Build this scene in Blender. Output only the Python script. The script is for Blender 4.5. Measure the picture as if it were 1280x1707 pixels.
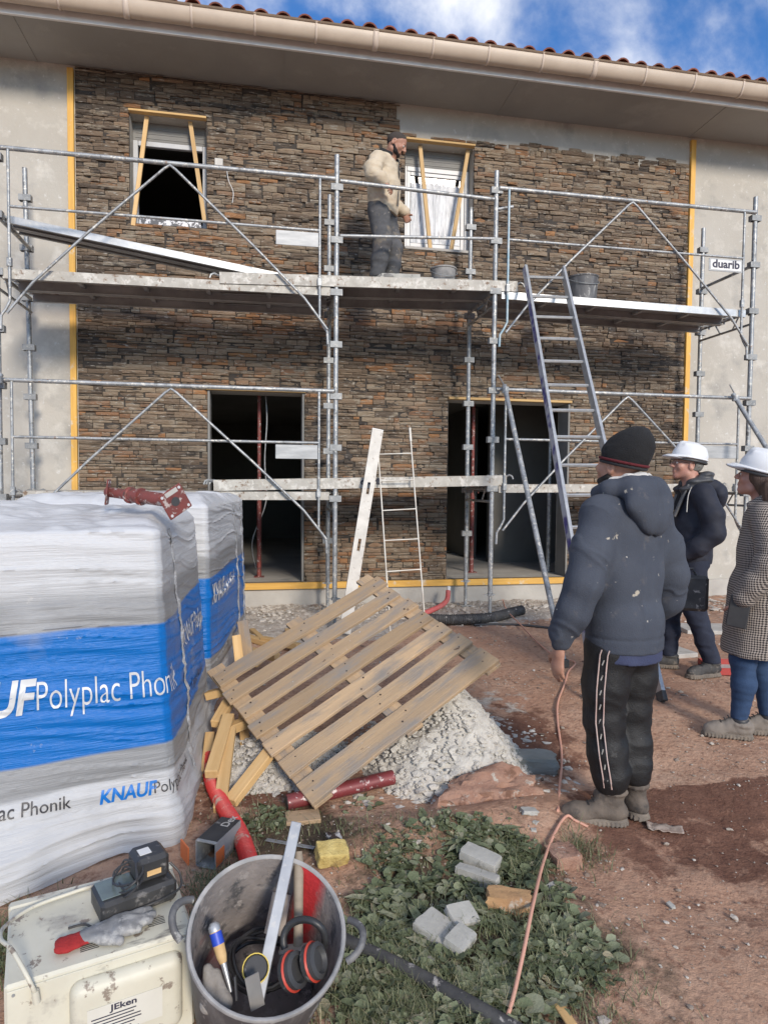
import bpy, bmesh, math, random
import numpy as np
from mathutils import Vector, Matrix, Euler, noise as mnoise
random.seed(7); rng = np.random.default_rng(7)
for o in list(bpy.data.objects): bpy.data.objects.remove(o, do_unlink=True)
sc = bpy.context.scene; COL = sc.collection
R_ = math.radians

# ------------------------------------------------------------------ camera
CAM = Vector((-.68, -6.38, 1.42)); FPX = 1084.0
_y, _p, _r = R_(10.39), R_(2.43), R_(.5)
CF = Vector((math.sin(_y)*math.cos(_p), math.cos(_y)*math.cos(_p), -math.sin(_p)))
_R0 = Vector((math.cos(_y), -math.sin(_y), 0)); _U0 = _R0.cross(CF)
CR = _R0*math.cos(_r) + _U0*math.sin(_r); CU = _U0*math.cos(_r) - _R0*math.sin(_r)
cd = bpy.data.cameras.new('camera'); cam = bpy.data.objects.new('camera', cd); COL.objects.link(cam)
cd.sensor_fit = 'HORIZONTAL'; cd.sensor_width = 36; cd.lens = FPX/1280*36; cd.clip_end = 2000; cd.clip_start = .05
cam.matrix_world = Matrix(((CR.x, CU.x, -CF.x, CAM.x), (CR.y, CU.y, -CF.y, CAM.y), (CR.z, CU.z, -CF.z, CAM.z), (0, 0, 0, 1)))
sc.camera = cam
def sight(u, v): return CF + CR*((u-640)/FPX) - CU*((v-853.5)/FPX)
def onY(u, v, Y):          # where a surveyed sight line meets the vertical plane y = Y
    r = sight(u, v); return CAM + r*((Y-CAM.y)/r.y)
def onZ(u, v, Z):          # ... and the level z = Z
    r = sight(u, v); return CAM + r*((Z-CAM.z)/r.z)

# ------------------------------------------------------------------ sky and sun
SUN_EL, SUN_AZ = R_(24), R_(167)
w = bpy.data.worlds.new('World'); sc.world = w; w.use_nodes = True
nt = w.node_tree; nt.nodes.clear()
N = nt.nodes.new; Lk = nt.links.new
wo = N('ShaderNodeOutputWorld'); bg = N('ShaderNodeBackground'); sky = N('ShaderNodeTexSky')
sky.sky_type = 'NISHITA'; sky.sun_disc = False; sky.sun_elevation = SUN_EL; sky.sun_rotation = SUN_AZ
sky.altitude = 300; sky.air_density = 1.0; sky.dust_density = .6; sky.ozone_density = 2.2
tc = N('ShaderNodeTexCoord'); mp = N('ShaderNodeMapping'); mp.inputs['Scale'].default_value = (1, 1, 1.25)
mp.inputs['Location'].default_value = (.62, .1, .25)
Lk(tc.outputs['Generated'], mp.inputs['Vector'])
n1 = N('ShaderNodeTexNoise'); n1.inputs['Scale'].default_value = 3.6; n1.inputs['Detail'].default_value = 9; n1.inputs['Roughness'].default_value = .56; n1.inputs['Distortion'].default_value = .25
Lk(mp.outputs[0], n1.inputs['Vector'])
cr = N('ShaderNodeMapRange'); cr.inputs['From Min'].default_value = .38; cr.inputs['From Max'].default_value = .67; cr.interpolation_type = 'SMOOTHSTEP'
Lk(n1.outputs['Fac'], cr.inputs['Value'])
mx = N('ShaderNodeMix'); mx.data_type = 'RGBA'
SKYT = N('ShaderNodeMix'); SKYT.data_type = 'RGBA'; SKYT.blend_type = 'MULTIPLY'; SKYT.inputs['Factor'].default_value = 1
SKYT.inputs['B'].default_value = (.28, .50, .74, 1)
Lk(sky.outputs[0], SKYT.inputs['A'])
Lk(cr.outputs[0], mx.inputs['Factor']); Lk(SKYT.outputs['Result'], mx.inputs['A']); mx.inputs['B'].default_value = (4.6, 4.6, 4.65, 1)
Lk(mx.outputs['Result'], bg.inputs['Color']); bg.inputs['Strength'].default_value = .15
Lk(bg.outputs[0], wo.inputs['Surface'])
sl = bpy.data.lights.new('sun', 'SUN'); sl.energy = 1.9; sl.angle = R_(12); sl.color = (1, .89, .77)
sun = bpy.data.objects.new('sun', sl); COL.objects.link(sun)
SD = Vector((math.sin(SUN_AZ)*math.cos(SUN_EL), math.cos(SUN_AZ)*math.cos(SUN_EL), math.sin(SUN_EL)))
sun.rotation_euler = SD.to_track_quat('Z', 'Y').to_euler(); sun.location = (0, -6, 12)
vs = sc.view_settings; vs.view_transform = 'Standard'; vs.look = 'None'; vs.exposure = .88; vs.gamma = 1; vs.use_curve_mapping = False

# ------------------------------------------------------------------ objects
WM = {}
def T(x=0, y=0, z=0): return Matrix.Translation((x, y, z))
def add(name, data, parent=None, M=None, mat=None, kind=None):
    o = bpy.data.objects.new(name, data); COL.objects.link(o)
    M = M or Matrix(); WM[o] = M.copy()
    if parent: o.parent = parent; o.matrix_basis = WM[parent].inverted() @ M
    else: o.matrix_basis = M
    if mat and data is not None:
        if not data.materials: data.materials.append(mat)
    if kind: o['kind'] = kind
    return o
def tag(o, label, cat, group=None):
    o['label'] = label; o['category'] = cat
    if group: o['group'] = group
    return o
def thing(name, label, cat, loc=(0, 0, 0), group=None, M=None):
    return tag(add(name, None, None, M or T(*loc)), label, cat, group)
def frame(a, b, up=(0, 0, 1)):          # x axis from a to b, z near up
    a = Vector(a); b = Vector(b); x = (b-a).normalized(); up = Vector(up)
    if abs(x.dot(up)) > .98: up = Vector((0, 1, 0))
    y = up.cross(x).normalized(); z = x.cross(y)
    return Matrix(((x.x, y.x, z.x, a.x), (x.y, y.y, z.y, a.y), (x.z, y.z, z.z, a.z), (0, 0, 0, 1))), (b-a).length
class MB:
    def __init__(s): s.v = []; s.f = []; s.sm = False
    def pts(s, vs, fs):
        b = len(s.v); s.v += [tuple(x) for x in vs]; s.f += [tuple(b+i for i in f) for f in fs]; return s
    def box(s, lo, hi, M=None, c=0.0):
        x0, y0, z0 = lo; x1, y1, z1 = hi
        if c <= 0:
            V = [(x0,y0,z0),(x1,y0,z0),(x1,y1,z0),(x0,y1,z0),(x0,y0,z1),(x1,y0,z1),(x1,y1,z1),(x0,y1,z1)]
            Fc = [(3,2,1,0),(4,5,6,7),(0,1,5,4),(1,2,6,5),(2,3,7,6),(3,0,4,7)]
        else:                         # chamfered box
            V = []; idx = {}
            for i, x in enumerate((x0, x1)):
                for j, y in enumerate((y0, y1)):
                    for k, z in enumerate((z0, z1)):
                        sx, sy, sz = (1-2*i)*c, (1-2*j)*c, (1-2*k)*c
                        idx[i,j,k,0] = len(V); V.append((x, y+sy, z+sz))
                        idx[i,j,k,1] = len(V); V.append((x+sx, y, z+sz))
                        idx[i,j,k,2] = len(V); V.append((x+sx, y+sy, z))
            Fc = []
            for i in (0, 1):
                q = [idx[i,0,0,0], idx[i,1,0,0], idx[i,1,1,0], idx[i,0,1,0]]; Fc.append(q if i else q[::-1])
                q = [idx[0,i,0,1], idx[1,i,0,1], idx[1,i,1,1], idx[0,i,1,1]]; Fc.append(q[::-1] if i else q)
                q = [idx[0,0,i,2], idx[1,0,i,2], idx[1,1,i,2], idx[0,1,i,2]]; Fc.append(q if i else q[::-1])
            for a in (0, 1):
                for b in (0, 1):
                    q = [idx[0,a,b,1], idx[1,a,b,1], idx[1,a,b,2], idx[0,a,b,2]]; Fc.append(q if (a+b) % 2 else q[::-1])
                    q = [idx[a,0,b,0], idx[a,1,b,0], idx[a,1,b,2], idx[a,0,b,2]]; Fc.append(q[::-1] if (a+b) % 2 else q)
                    q = [idx[a,b,0,0], idx[a,b,1,0], idx[a,b,1,1], idx[a,b,0,1]]; Fc.append(q if (a+b) % 2 else q[::-1])
                    for k in (0, 1):
                        q = [idx[a,b,k,0], idx[a,b,k,1], idx[a,b,k,2]]; Fc.append(q if (a+b+k) % 2 == 0 else q[::-1])
        if M: V = [M @ Vector(p) for p in V]
        return s.pts(V, Fc)
    def bar(s, a, b, w, h, up=(0, 0, 1), c=0.0):
        M, L = frame(a, b, up); return s.box((0, -w/2, -h/2), (L, w/2, h/2), M, c)
    def tube(s, path, r, n=8, cap=True, closed=False):
        P = [Vector(p) for p in path]; m = len(P); rs = r if hasattr(r, '__len__') else [r]*m
        prev = None; base = len(s.v)
        for i, p in enumerate(P):
            if closed: t = P[(i+1) % m]-P[i-1]
            else: t = (P[min(i+1, m-1)]-P[max(i-1, 0)])
            t.normalize()
            if prev is None: u = t.orthogonal().normalized()
            else:
                u = prev - t*prev.dot(t)
                u = u.normalized() if u.length > 1e-6 else t.orthogonal().normalized()
            prev = u; vv = t.cross(u)
            for k in range(n):
                a = 2*math.pi*k/n; s.v.append(tuple(p + (u*math.cos(a)+vv*math.sin(a))*rs[i]))
        for i in range(m if closed else m-1):
            j = (i+1) % m
            for k in range(n):
                s.f.append((base+i*n+k, base+i*n+(k+1) % n, base+j*n+(k+1) % n, base+j*n+k))
        if cap and not closed:
            s.f.append(tuple(base+k for k in range(n))[::-1]); s.f.append(tuple(base+(m-1)*n+k for k in range(n)))
        return s
    def lathe(s, prof, n=24, M=None, closed=False):   # prof [(r,z)]
        base = len(s.v)
        for r, z in prof:
            for k in range(n):
                a = 2*math.pi*k/n; p = Vector((r*math.cos(a), r*math.sin(a), z)); s.v.append(tuple(M @ p if M else p))
        m = len(prof)
        for i in range(m if closed else m-1):
            j = (i+1) % m
            for k in range(n): s.f.append((base+i*n+k, base+i*n+(k+1) % n, base+j*n+(k+1) % n, base+j*n+k))
        return s
    def mesh(s, name='m', smooth=None):
        me = bpy.data.meshes.new(name); me.from_pydata(s.v, [], s.f); me.update()
        if smooth is not None:
            me.shade_smooth()
            try: me.set_sharp_from_angle(angle=R_(smooth))
            except Exception: pass
        return me
    def build(s, name, mat, parent=None, M=None, smooth=None, kind=None):
        return add(name, s.mesh(name, smooth), parent, M, mat, kind)
def bar_obj(name, a, b, w, h, mat, parent=None, up=(0, 0, 1), c=.002):   # a length of timber / profile with its own frame
    M, L = frame(a, b, up); return MB().box((0, -w/2, -h/2), (L, w/2, h/2), None, c).build(name, mat, parent, M)
def tube_obj(name, path, r, mat, parent=None, n=8): return MB().tube(path, r, n).build(name, mat, parent, None, 50)
def smoothpath(P, n=8):                 # Catmull-Rom
    P = [Vector(p) for p in P]; out = []
    for i in range(len(P)-1):
        p0, p1, p2, p3 = P[max(i-1, 0)], P[i], P[i+1], P[min(i+2, len(P)-1)]
        for k in range(n):
            t = k/n; out.append(.5*((2*p1)+(p2-p0)*t+(2*p0-5*p1+4*p2-p3)*t*t+(3*p1-p0-3*p2+p3)*t**3))
    out.append(P[-1]); return out
def text_mesh(s, size=1.0, sx=1.0, bold=0.0, shear=0.0, ext=0.0):
    cu = bpy.data.curves.new('txt', 'FONT'); cu.body = s; cu.size = size; cu.offset = bold; cu.shear = shear; cu.extrude = ext
    cu.resolution_u = 4
    o = bpy.data.objects.new('txt', cu); me = bpy.data.meshes.new_from_object(o)
    bpy.data.objects.remove(o); bpy.data.curves.remove(cu)
    for v in me.vertices: v.co.x *= sx
    return me

# ------------------------------------------------------------------ numpy noise + signed-distance modelling
def _h(ix, iy, iz):
    n = (ix*374761393 + iy*668265263 + iz*1442695041) & 0x7fffffff
    n = ((n ^ (n >> 13))*1274126177) & 0x7fffffff
    return ((n ^ (n >> 16)) & 0xffff)/65535.0
def vnoise(x, y, z=None):
    x = np.asarray(x, float); y = np.asarray(y, float); z = np.zeros_like(x) if z is None else np.asarray(z, float)
    ix, iy, iz = (np.floor(a).astype(np.int64) for a in (x, y, z))
    fx, fy, fz = x-ix, y-iy, z-iz
    fx, fy, fz = (a*a*(3-2*a) for a in (fx, fy, fz)); r = 0
    for a in (0, 1):
        for b in (0, 1):
            for c in (0, 1):
                r = r + _h(ix+a, iy+b, iz+c)*(fx if a else 1-fx)*(fy if b else 1-fy)*(fz if c else 1-fz)
    return r*2-1
def _hs(a, b):
    n = (a*374761393 + b*668265263) & 0x7fffffff; n = ((n ^ (n >> 13))*1274126177) & 0x7fffffff
    return ((n ^ (n >> 16)) & 0xffff)/65535.0
def _vs(x, y):
    a, b = math.floor(x), math.floor(y); u, v = x-a, y-b; u = u*u*(3-2*u); v = v*v*(3-2*v)
    p = _hs(a, b); q = _hs(a+1, b); r = _hs(a, b+1); t = _hs(a+1, b+1)
    return ((p+(q-p)*u)*(1-v)+(r+(t-r)*u)*v)*2-1
def fbm(x, y, z=None, o=4):
    if z is None and isinstance(x, (float, int)) and isinstance(y, (float, int)):
        r = 0.; a = 1.; t = 0.
        for i in range(o): s = 2**i; r += a*_vs(x*s+i*17.3, y*s+i*5.1); t += a; a *= .5
        return r/t
    r = 0; a = 1.0; t = 0
    for i in range(o):
        s = 2**i; r = r + a*vnoise(np.asarray(x)*s+i*17.3, np.asarray(y)*s+i*5.1, None if z is None else np.asarray(z)*s+i*9.7); t += a; a *= .5
    return r/t
class Field:
    def __init__(s, lo, hi, vox):
        s.lo = np.array(lo, float); s.vox = vox; s.n = np.ceil((np.array(hi)-s.lo)/vox).astype(int)+1
        s.f = np.full(s.n, 1e3, np.float32)
    def _sl(s, lo, hi):
        a = np.clip(np.floor((np.array(lo)-s.lo)/s.vox).astype(int), 0, s.n); b = np.clip(np.ceil((np.array(hi)-s.lo)/s.vox).astype(int)+1, 0, s.n)
        sl = tuple(slice(i, j) for i, j in zip(a, b))
        g = np.meshgrid(*[s.lo[k]+s.vox*np.arange(a[k], b[k]) for k in range(3)], indexing='ij')
        return sl, g
    def _mix(s, sl, d, k, sub=False):
        f = s.f[sl]
        if sub: d = -d; h = np.clip(.5-.5*(d-f)/k, 0, 1); h = np.clip(.5+.5*(d-f)/k, 0, 1); s.f[sl] = f*(1-h)+d*h+k*h*(1-h); return
        h = np.clip(.5+.5*(d-f)/k, 0, 1); s.f[sl] = d*(1-h)+f*h-k*h*(1-h)
    def cap(s, a, b, ra, rb, k=.02, flat=None, sub=False):
        a = np.array(a, float); b = np.array(b, float); m = max(ra, rb)*(1.0 if flat is None else max(1, flat[1]))+k+3*s.vox
        sl, (X, Y, Z) = s._sl(np.minimum(a, b)-m, np.maximum(a, b)+m)
        if X.size == 0: return s
        ab = b-a; L = (ab**2).sum()+1e-12
        t = np.clip(((X-a[0])*ab[0]+(Y-a[1])*ab[1]+(Z-a[2])*ab[2])/L, 0, 1)
        dx, dy, dz = X-a[0]-t*ab[0], Y-a[1]-t*ab[1], Z-a[2]-t*ab[2]; g = 1.0
        if flat is not None:           # (axis, factor): stretch the section along an axis
            n = np.array(flat[0], float); n /= np.linalg.norm(n); q = dx*n[0]+dy*n[1]+dz*n[2]; e = q/flat[1]-q
            dx, dy, dz = dx+e*n[0], dy+e*n[1], dz+e*n[2]
        d = np.sqrt(dx*dx+dy*dy+dz*dz)-(ra+t*(rb-ra))
        s._mix(sl, d, k, sub); return s
    def chain(s, P, rs, k=.02, flat=None):
        for i in range(len(P)-1): s.cap(P[i], P[i+1], rs[i], rs[i+1], k, flat)
        return s
    def ell(s, c, r, k=.02, rot=None, sub=False):
        c = np.array(c, float); r = np.array(r, float); m = r.max()+k+3*s.vox
        sl, (X, Y, Z) = s._sl(c-m, c+m)
        if X.size == 0: return s
        P = np.stack([X-c[0], Y-c[1], Z-c[2]], -1)
        if rot is not None: P = P @ np.array(rot.to_3x3() if hasattr(rot, 'to_3x3') else rot)
        k0 = np.sqrt(((P/r)**2).sum(-1)); k1 = np.sqrt(((P/r**2)**2).sum(-1))+1e-9
        d = np.where(k0 < .05, -r.min(), k0*(k0-1)/k1)
        s._mix(sl, d, k, sub); return s
    def box(s, c, h, rd=.01, k=.01, rot=None, sub=False):
        c = np.array(c, float); h = np.array(h, float); m = np.linalg.norm(h)+k+3*s.vox
        sl, (X, Y, Z) = s._sl(c-m, c+m)
        P = np.stack([X-c[0], Y-c[1], Z-c[2]], -1)
        if rot is not None: P = P @ np.array(rot.to_3x3() if hasattr(rot, 'to_3x3') else rot)
        q = np.abs(P)-(h-rd); d = np.sqrt((np.maximum(q, 0)**2).sum(-1))+np.minimum(q.max(-1), 0)-rd
        s._mix(sl, d, k, sub); return s
    def half(s, p, n, k=.004):          # cut away the side n points to
        p = np.array(p, float); n = np.array(n, float); n /= np.linalg.norm(n)
        sl, (X, Y, Z) = s._sl(s.lo, s.lo+s.n*s.vox)
        d = (X-p[0])*n[0]+(Y-p[1])*n[1]+(Z-p[2])*n[2]; s.f = np.maximum(s.f, d.astype(np.float32)); return s
    def wob(s, fn):
        sl, (X, Y, Z) = s._sl(s.lo, s.lo+s.n*s.vox); s.f = s.f+fn(X, Y, Z).astype(np.float32); return s
    def mesh(s, name='m', relax=1):
        f = s.f; n = np.array(f.shape)-1; ins = f < 0
        c = np.zeros(n, np.int8)
        for a in (0, 1):
            for b in (0, 1):
                for d in (0, 1): c += ins[a:n[0]+a, b:n[1]+b, d:n[2]+d]
        act = (c > 0) & (c < 8); idx = np.full(n, -1, np.int64); ijk = np.argwhere(act); idx[act] = np.arange(len(ijk))
        acc = np.zeros((len(ijk), 3)); cnt = np.zeros(len(ijk))
        I, J, K = ijk.T
        for ax in range(3):
            o1, o2 = [q for q in range(3) if q != ax]
            for p in (0, 1):
                for q in (0, 1):
                    s0 = [I, J, K]; s0[o1] = s0[o1]+p; s0[o2] = s0[o2]+q; s1 = list(s0); s1[ax] = s1[ax]+1
                    v0 = f[tuple(s0)]; v1 = f[tuple(s1)]; m = (v0 < 0) != (v1 < 0)
                    t = np.where(m, v0/(v0-v1+1e-12), 0); pos = np.zeros((len(ijk), 3)); pos[:, o1] = p; pos[:, o2] = q; pos[:, ax] = t
                    acc += pos*m[:, None]; cnt += m
        V = s.lo+s.vox*(ijk+acc/np.maximum(cnt, 1)[:, None])
        Q = []
        for ax in range(3):
            o1, o2 = (ax+1) % 3, (ax+2) % 3
            A = np.moveaxis(ins, (ax, o1, o2), (0, 1, 2)); D = np.moveaxis(idx, (ax, o1, o2), (0, 1, 2))
            cr_ = A[:-1, 1:-1, 1:-1] != A[1:, 1:-1, 1:-1]; e = np.argwhere(cr_); a, b, d = e.T
            q = np.stack([D[a, b, d], D[a, b+1, d], D[a, b+1, d+1], D[a, b, d+1]], -1)
            fl = ~A[a, b+1, d+1]; q[fl] = q[fl][:, ::-1]; Q.append(q)
        Q = np.concatenate(Q); Q = Q[(Q >= 0).all(1)]
        for _ in range(relax):           # one light Laplacian pass takes off the stair steps
            S = np.zeros_like(V); Cn = np.zeros(len(V))
            for i in range(4):
                for j in (1, 3): np.add.at(S, Q[:, i], V[Q[:, (i+j) % 4]]); np.add.at(Cn, Q[:, i], 1)
            V = .45*V+.55*S/np.maximum(Cn, 1)[:, None]
        me = bpy.data.meshes.new(name); me.vertices.add(len(V)); me.vertices.foreach_set('co', V.astype(np.float32).ravel())
        me.loops.add(len(Q)*4); me.loops.foreach_set('vertex_index', Q.astype(np.int32).ravel())
        me.polygons.add(len(Q)); me.polygons.foreach_set('loop_start', np.arange(0, len(Q)*4, 4, dtype=np.int32))
        me.update(calc_edges=True); me.validate(); me.shade_smooth(); return me
    def build(s, name, mat, parent=None, M=None, relax=1): return add(name, s.mesh(name, relax), parent, M, mat)

# ------------------------------------------------------------------ materials
MATS = {}
def C4(c): return (*c, 1)
def mat(name, c1, c2=None, rough=.7, metal=0., scale=6, stretch=(1, 1, 1), lo=.35, hi=.65, bump=0., bscale=None, bstretch=None, splat=None, objvar=0., attr=None, attrcols=None, coord='Object', spec=None, detail=6, extra=None, rvar=0.):
    m = bpy.data.materials.new(name); m.use_nodes = True; nt = m.node_tree; N = nt.nodes.new; K = nt.links.new
    b = nt.nodes['Principled BSDF']; b.inputs['Roughness'].default_value = rough; b.inputs['Metallic'].default_value = metal
    if spec is not None: b.inputs['Specular IOR Level'].default_value = spec
    if coord == 'World': src = N('ShaderNodeNewGeometry').outputs['Position']
    else: src = N('ShaderNodeTexCoord').outputs[coord]
    def mapped(st):
        mp = N('ShaderNodeMapping'); mp.inputs['Scale'].default_value = st; K(src, mp.inputs['Vector'])
        if objvar and coord != 'World':
            oi = N('ShaderNodeObjectInfo'); ml = N('ShaderNodeMath'); ml.operation = 'MULTIPLY'; ml.inputs[1].default_value = 37.; K(oi.outputs['Random'], ml.inputs[0]); K(ml.outputs[0], mp.inputs['Location'])
        return mp.outputs[0]
    def nz(sc_, st, det=detail, rg=.6):
        n = N('ShaderNodeTexNoise'); n.inputs['Scale'].default_value = sc_; n.inputs['Detail'].default_value = det; n.inputs['Roughness'].default_value = rg; K(mapped(st), n.inputs['Vector']); return n.outputs['Fac']
    def rngm(x, a, c):
        r = N('ShaderNodeMapRange'); r.inputs['From Min'].default_value = a; r.inputs['From Max'].default_value = c; K(x, r.inputs['Value']); return r.outputs[0]
    def mixc(fac, A, B, mode='MIX'):
        x = N('ShaderNodeMix'); x.data_type = 'RGBA'; x.blend_type = mode
        for sck, val in (('Factor', fac), ('A', A), ('B', B)):
            if hasattr(val, 'node'): K(val, x.inputs[sck])
            elif sck == 'Factor': x.inputs[sck].default_value = val
            else: x.inputs[sck].default_value = C4(val)
        return x.outputs['Result']
    col = c1
    if attr:                              # per-piece tone -> ramp
        at = N('ShaderNodeAttribute'); at.attribute_name = attr; rp = N('ShaderNodeValToRGB'); e = rp.color_ramp.elements
        for i, (p, c) in enumerate(attrcols):
            el = e[i] if i < 2 else e.new(p); el.position = p; el.color = C4(c)
        K(at.outputs['Fac'], rp.inputs['Fac']); col = rp.outputs['Color']
    if c2 is not None:
        fac = rngm(nz(scale, stretch), lo, hi); col = mixc(fac, col, c2)
    if objvar:
        oi = N('ShaderNodeObjectInfo'); r = rngm(oi.outputs['Random'], 0, 1); mr = r.node; mr.inputs['To Min'].default_value = 1-objvar; mr.inputs['To Max'].default_value = 1+objvar
        hv = N('ShaderNodeHueSaturation'); K(mr.outputs[0], hv.inputs['Value'])
        if hasattr(col, 'node'): K(col, hv.inputs['Color'])
        else: hv.inputs['Color'].default_value = C4(col)
        col = hv.outputs['Color']
    if splat:                             # (colour, scale, threshold, soft)
        for sp in (splat if isinstance(splat, list) else [splat]):
            f = rngm(nz(sp[1], sp[4] if len(sp) > 4 else (1, 1, 1), 5, .65), sp[2]-.05, sp[2]-.05+sp[3]); col = mixc(f, col, sp[0])
    if extra: col = extra(N, K, nz, rngm, mixc, col, src)
    if hasattr(col, 'node'): K(col, b.inputs['Base Color'])
    else: b.inputs['Base Color'].default_value = C4(col)
    if rvar:
        r = rngm(nz(scale*1.7, stretch), .3, .7); r.node.inputs['To Min'].default_value = max(.05, rough-rvar); r.node.inputs['To Max'].default_value = min(1, rough+rvar); K(r, b.inputs['Roughness'])
    if bump:
        bp = N('ShaderNodeBump'); bp.inputs['Strength'].default_value = min(1, bump); bp.inputs['Distance'].default_value = .01 if bump <= 1 else .01*bump
        K(nz(bscale or scale*4, bstretch or stretch, 8, .65), bp.inputs['Height']); K(bp.outputs[0], b.inputs['Normal'])
    MATS[name] = m; return m
GALV = mat('galvanised steel', (.25, .265, .275), (.40, .415, .42), .5, .5, 9, splat=[((.58, .56, .51), 30, .60, .07), ((.17, .17, .165), 17, .62, .1), ((.26, .17, .11), 12, .70, .06)], bump=.25, bscale=60, coord='World')
ALU = mat('aluminium', (.40, .41, .42), (.50, .51, .51), .4, .6, 14, splat=((.55, .54, .51), 40, .62, .08), coord='World')
DECK = mat('splashed deck steel', (.36, .34, .30), (.48, .46, .41), .7, .15, 7, splat=[((.58, .56, .51), 13, .56, .1), ((.20, .135, .09), 17, .63, .08)], bump=.3, bscale=50, coord='World')
DECKU = mat('deck underside', (.28, .28, .28), (.4, .4, .4), .6, .4, 5, coord='World')
PLAST = mat('plaster', (.405, .38, .33), (.48, .455, .405), .92, 0, 1.3, lo=.3, hi=.7, splat=[((.55, .525, .47), 3.2, .58, .14), ((.31, .30, .275), 2.1, .61, .18), ((.56, .55, .52), 14, .66, .06)], bump=.3, bscale=45, coord='World', detail=9)
CONC = mat('concrete', (.36, .34, .31), (.46, .44, .40), .92, 0, 2.5, bump=.35, bscale=30, coord='World')
SOFF = mat('soffit board', (.27, .268, .25), (.33, .327, .305), .9, 0, .8, coord='World', splat=((.37, .365, .34), 1.7, .60, .2), bump=.15, bscale=30)
WHITE = mat('white paint', (.74, .74, .72), (.66, .66, .64), .45, 0, 6, coord='World')
GUTT = mat('beige gutter', (.47, .385, .30), (.53, .44, .345), .45, 0, 4, bump=.05, coord='World')
TILE = mat('terracotta tile', (.26, .085, .055), (.17, .065, .045), .85, 0, 8, objvar=.2)
BATT = mat('yellow formwork timber', (.72, .42, .09), (.60, .33, .07), .62, 0, 2.5, (1, 14, 14), splat=((.60, .50, .36), 7, .63, .1), objvar=.08)
PINE = mat('pale pine', (.62, .42, .20), (.52, .33, .14), .7, 0, 2.2, (1, 14, 14), bump=.12, bscale=9, objvar=.16, splat=((.30, .19, .10), 6, .74, .06, (1, 3, 3)))
OLDW = mat('weathered pallet wood', (.45, .315, .185), (.34, .245, .155), .82, 0, 1.7, (1, 12, 12), bump=.4, bscale=7, bstretch=(1, 16, 16), objvar=.2, splat=[((.25, .22, .19), 2.6, .525, .18, (1, 4, 4)), ((.13, .08, .05), 9, .72, .05, (1, 2, 2)), ((.47, .44, .40), 30, .72, .05)])
REDP = mat('red oxide steel', (.23, .055, .045), (.16, .05, .045), .6, .2, 8, splat=[((.45, .38, .35), 32, .62, .06), ((.10, .045, .035), 12, .6, .1)], bump=.2, bscale=50, coord='World')
BLACKR = mat('black rubber', (.03, .03, .032), (.075, .073, .07), .65, 0, 9, splat=((.34, .32, .30), 22, .66, .07), bump=.2, coord='World')
DARK = mat('dark plastic', (.03, .03, .033), (.05, .05, .05), .5, 0, 8, coord='Object')
REDC = mat('red corrugated conduit', (.55, .035, .03), (.40, .03, .03), .5, 0, 8, splat=((.38, .27, .22), 16, .62, .1), coord='World')
# ------------------------------------------------------------------ ground
def sst(a, b, x): t = np.clip((x-a)/(b-a), 0, 1); return t*t*(3-2*t)
def blob(x, y, cx, cy, rx, ry, a=0.0):
    c, s = math.cos(a), math.sin(a); u = (x-cx)*c+(y-cy)*s; v = -(x-cx)*s+(y-cy)*c
    return np.exp(-((u/rx)**2+(v/ry)**2))
def gbase(x, y):
    x = np.asarray(x, float); y = np.asarray(y, float)
    z = -.11*sst(-2.1, -4.1, y)
    z = z+.085*blob(x, y, .28, -3.72, .50, .20, .12)+.05*blob(x, y, -.12, -3.78, .35, .2)
    z = z+.05*blob(x, y, .1, -4.45, .5, .4)-.03*blob(x, y, 1.1, -3.3, .4, .25)+.03*blob(x, y, -.3, .5, 1.2, .35)
    z = z+.016*fbm(x*1.4, y*1.4, o=3)+.010*fbm(x*4+3, y*3, o=2)
    return z
_tx = np.arange(-5, 7, .025); _ty = np.arange(-7, 3, .025); _T = gbase(*np.meshgrid(_tx, _ty, indexing='ij'))
def gz(x, y):
    i = (x+5)/.025; j = (y+7)/.025; a = min(max(int(i), 0), len(_tx)-2); b = min(max(int(j), 0), len(_ty)-2); u, v = i-a, j-b
    return float((_T[a, b]*(1-u)+_T[a+1, b]*u)*(1-v)+(_T[a, b+1]*(1-u)+_T[a+1, b+1]*u)*v)
def gfull(x, y):
    n = fbm(x*7, y*7, o=4); rub = sst(-.6, .3, y)*(1-sst(1.15, 1.25, y))
    muck = blob(x, y, 1.75, -4.35, .7, .6)
    foot = 0
    for (fx, fy, fa) in FEET: foot = foot-.013*blob(x, y, fx, fy, .045, .11, fa)+.006*blob(x, y, fx, fy, .075, .15, fa)
    return gbase(x, y)+foot+.010*n+rub*.028*fbm(x*5+9, y*5, o=4)+rub*.012*fbm(x*22, y*22, o=2)+.03*muck*fbm(x*6, y*6+4, o=4)+.004*fbm(x*30, y*30, o=2)
FEET = [(rng.uniform(.7, 3.6), rng.uniform(-4.9, -1.0), rng.uniform(-1.2, .6)) for _ in range(46)]
def axis(fine0, fine1, st, lim0, lim1):
    a = list(np.arange(fine0, fine1+1e-6, st)); d = st
    while a[-1] < lim1: d *= 1.35; a.append(a[-1]+d)
    d = st; b = []
    q = fine0
    while q > lim0: d *= 1.35; q -= d; b.append(q)
    return np.array(b[::-1]+a)
gx = axis(-3.2, 5.2, .03, -400, 400); gy = axis(-5.3, 1.3, .03, -400, 400)
GX, GY = np.meshgrid(gx, gy, indexing='ij'); near = (np.abs(GX) < 12) & (np.abs(GY+2) < 12)
GZ = np.where(near, gfull(GX, GY), np.where(GY > 1.2, 0, gbase(GX, GY)))
nx, ny = GX.shape; V = np.stack([GX, GY, GZ], -1).reshape(-1, 3)
ii = np.arange(nx*ny).reshape(nx, ny); Q = np.stack([ii[:-1, :-1], ii[1:, :-1], ii[1:, 1:], ii[:-1, 1:]], -1).reshape(-1, 4)
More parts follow.
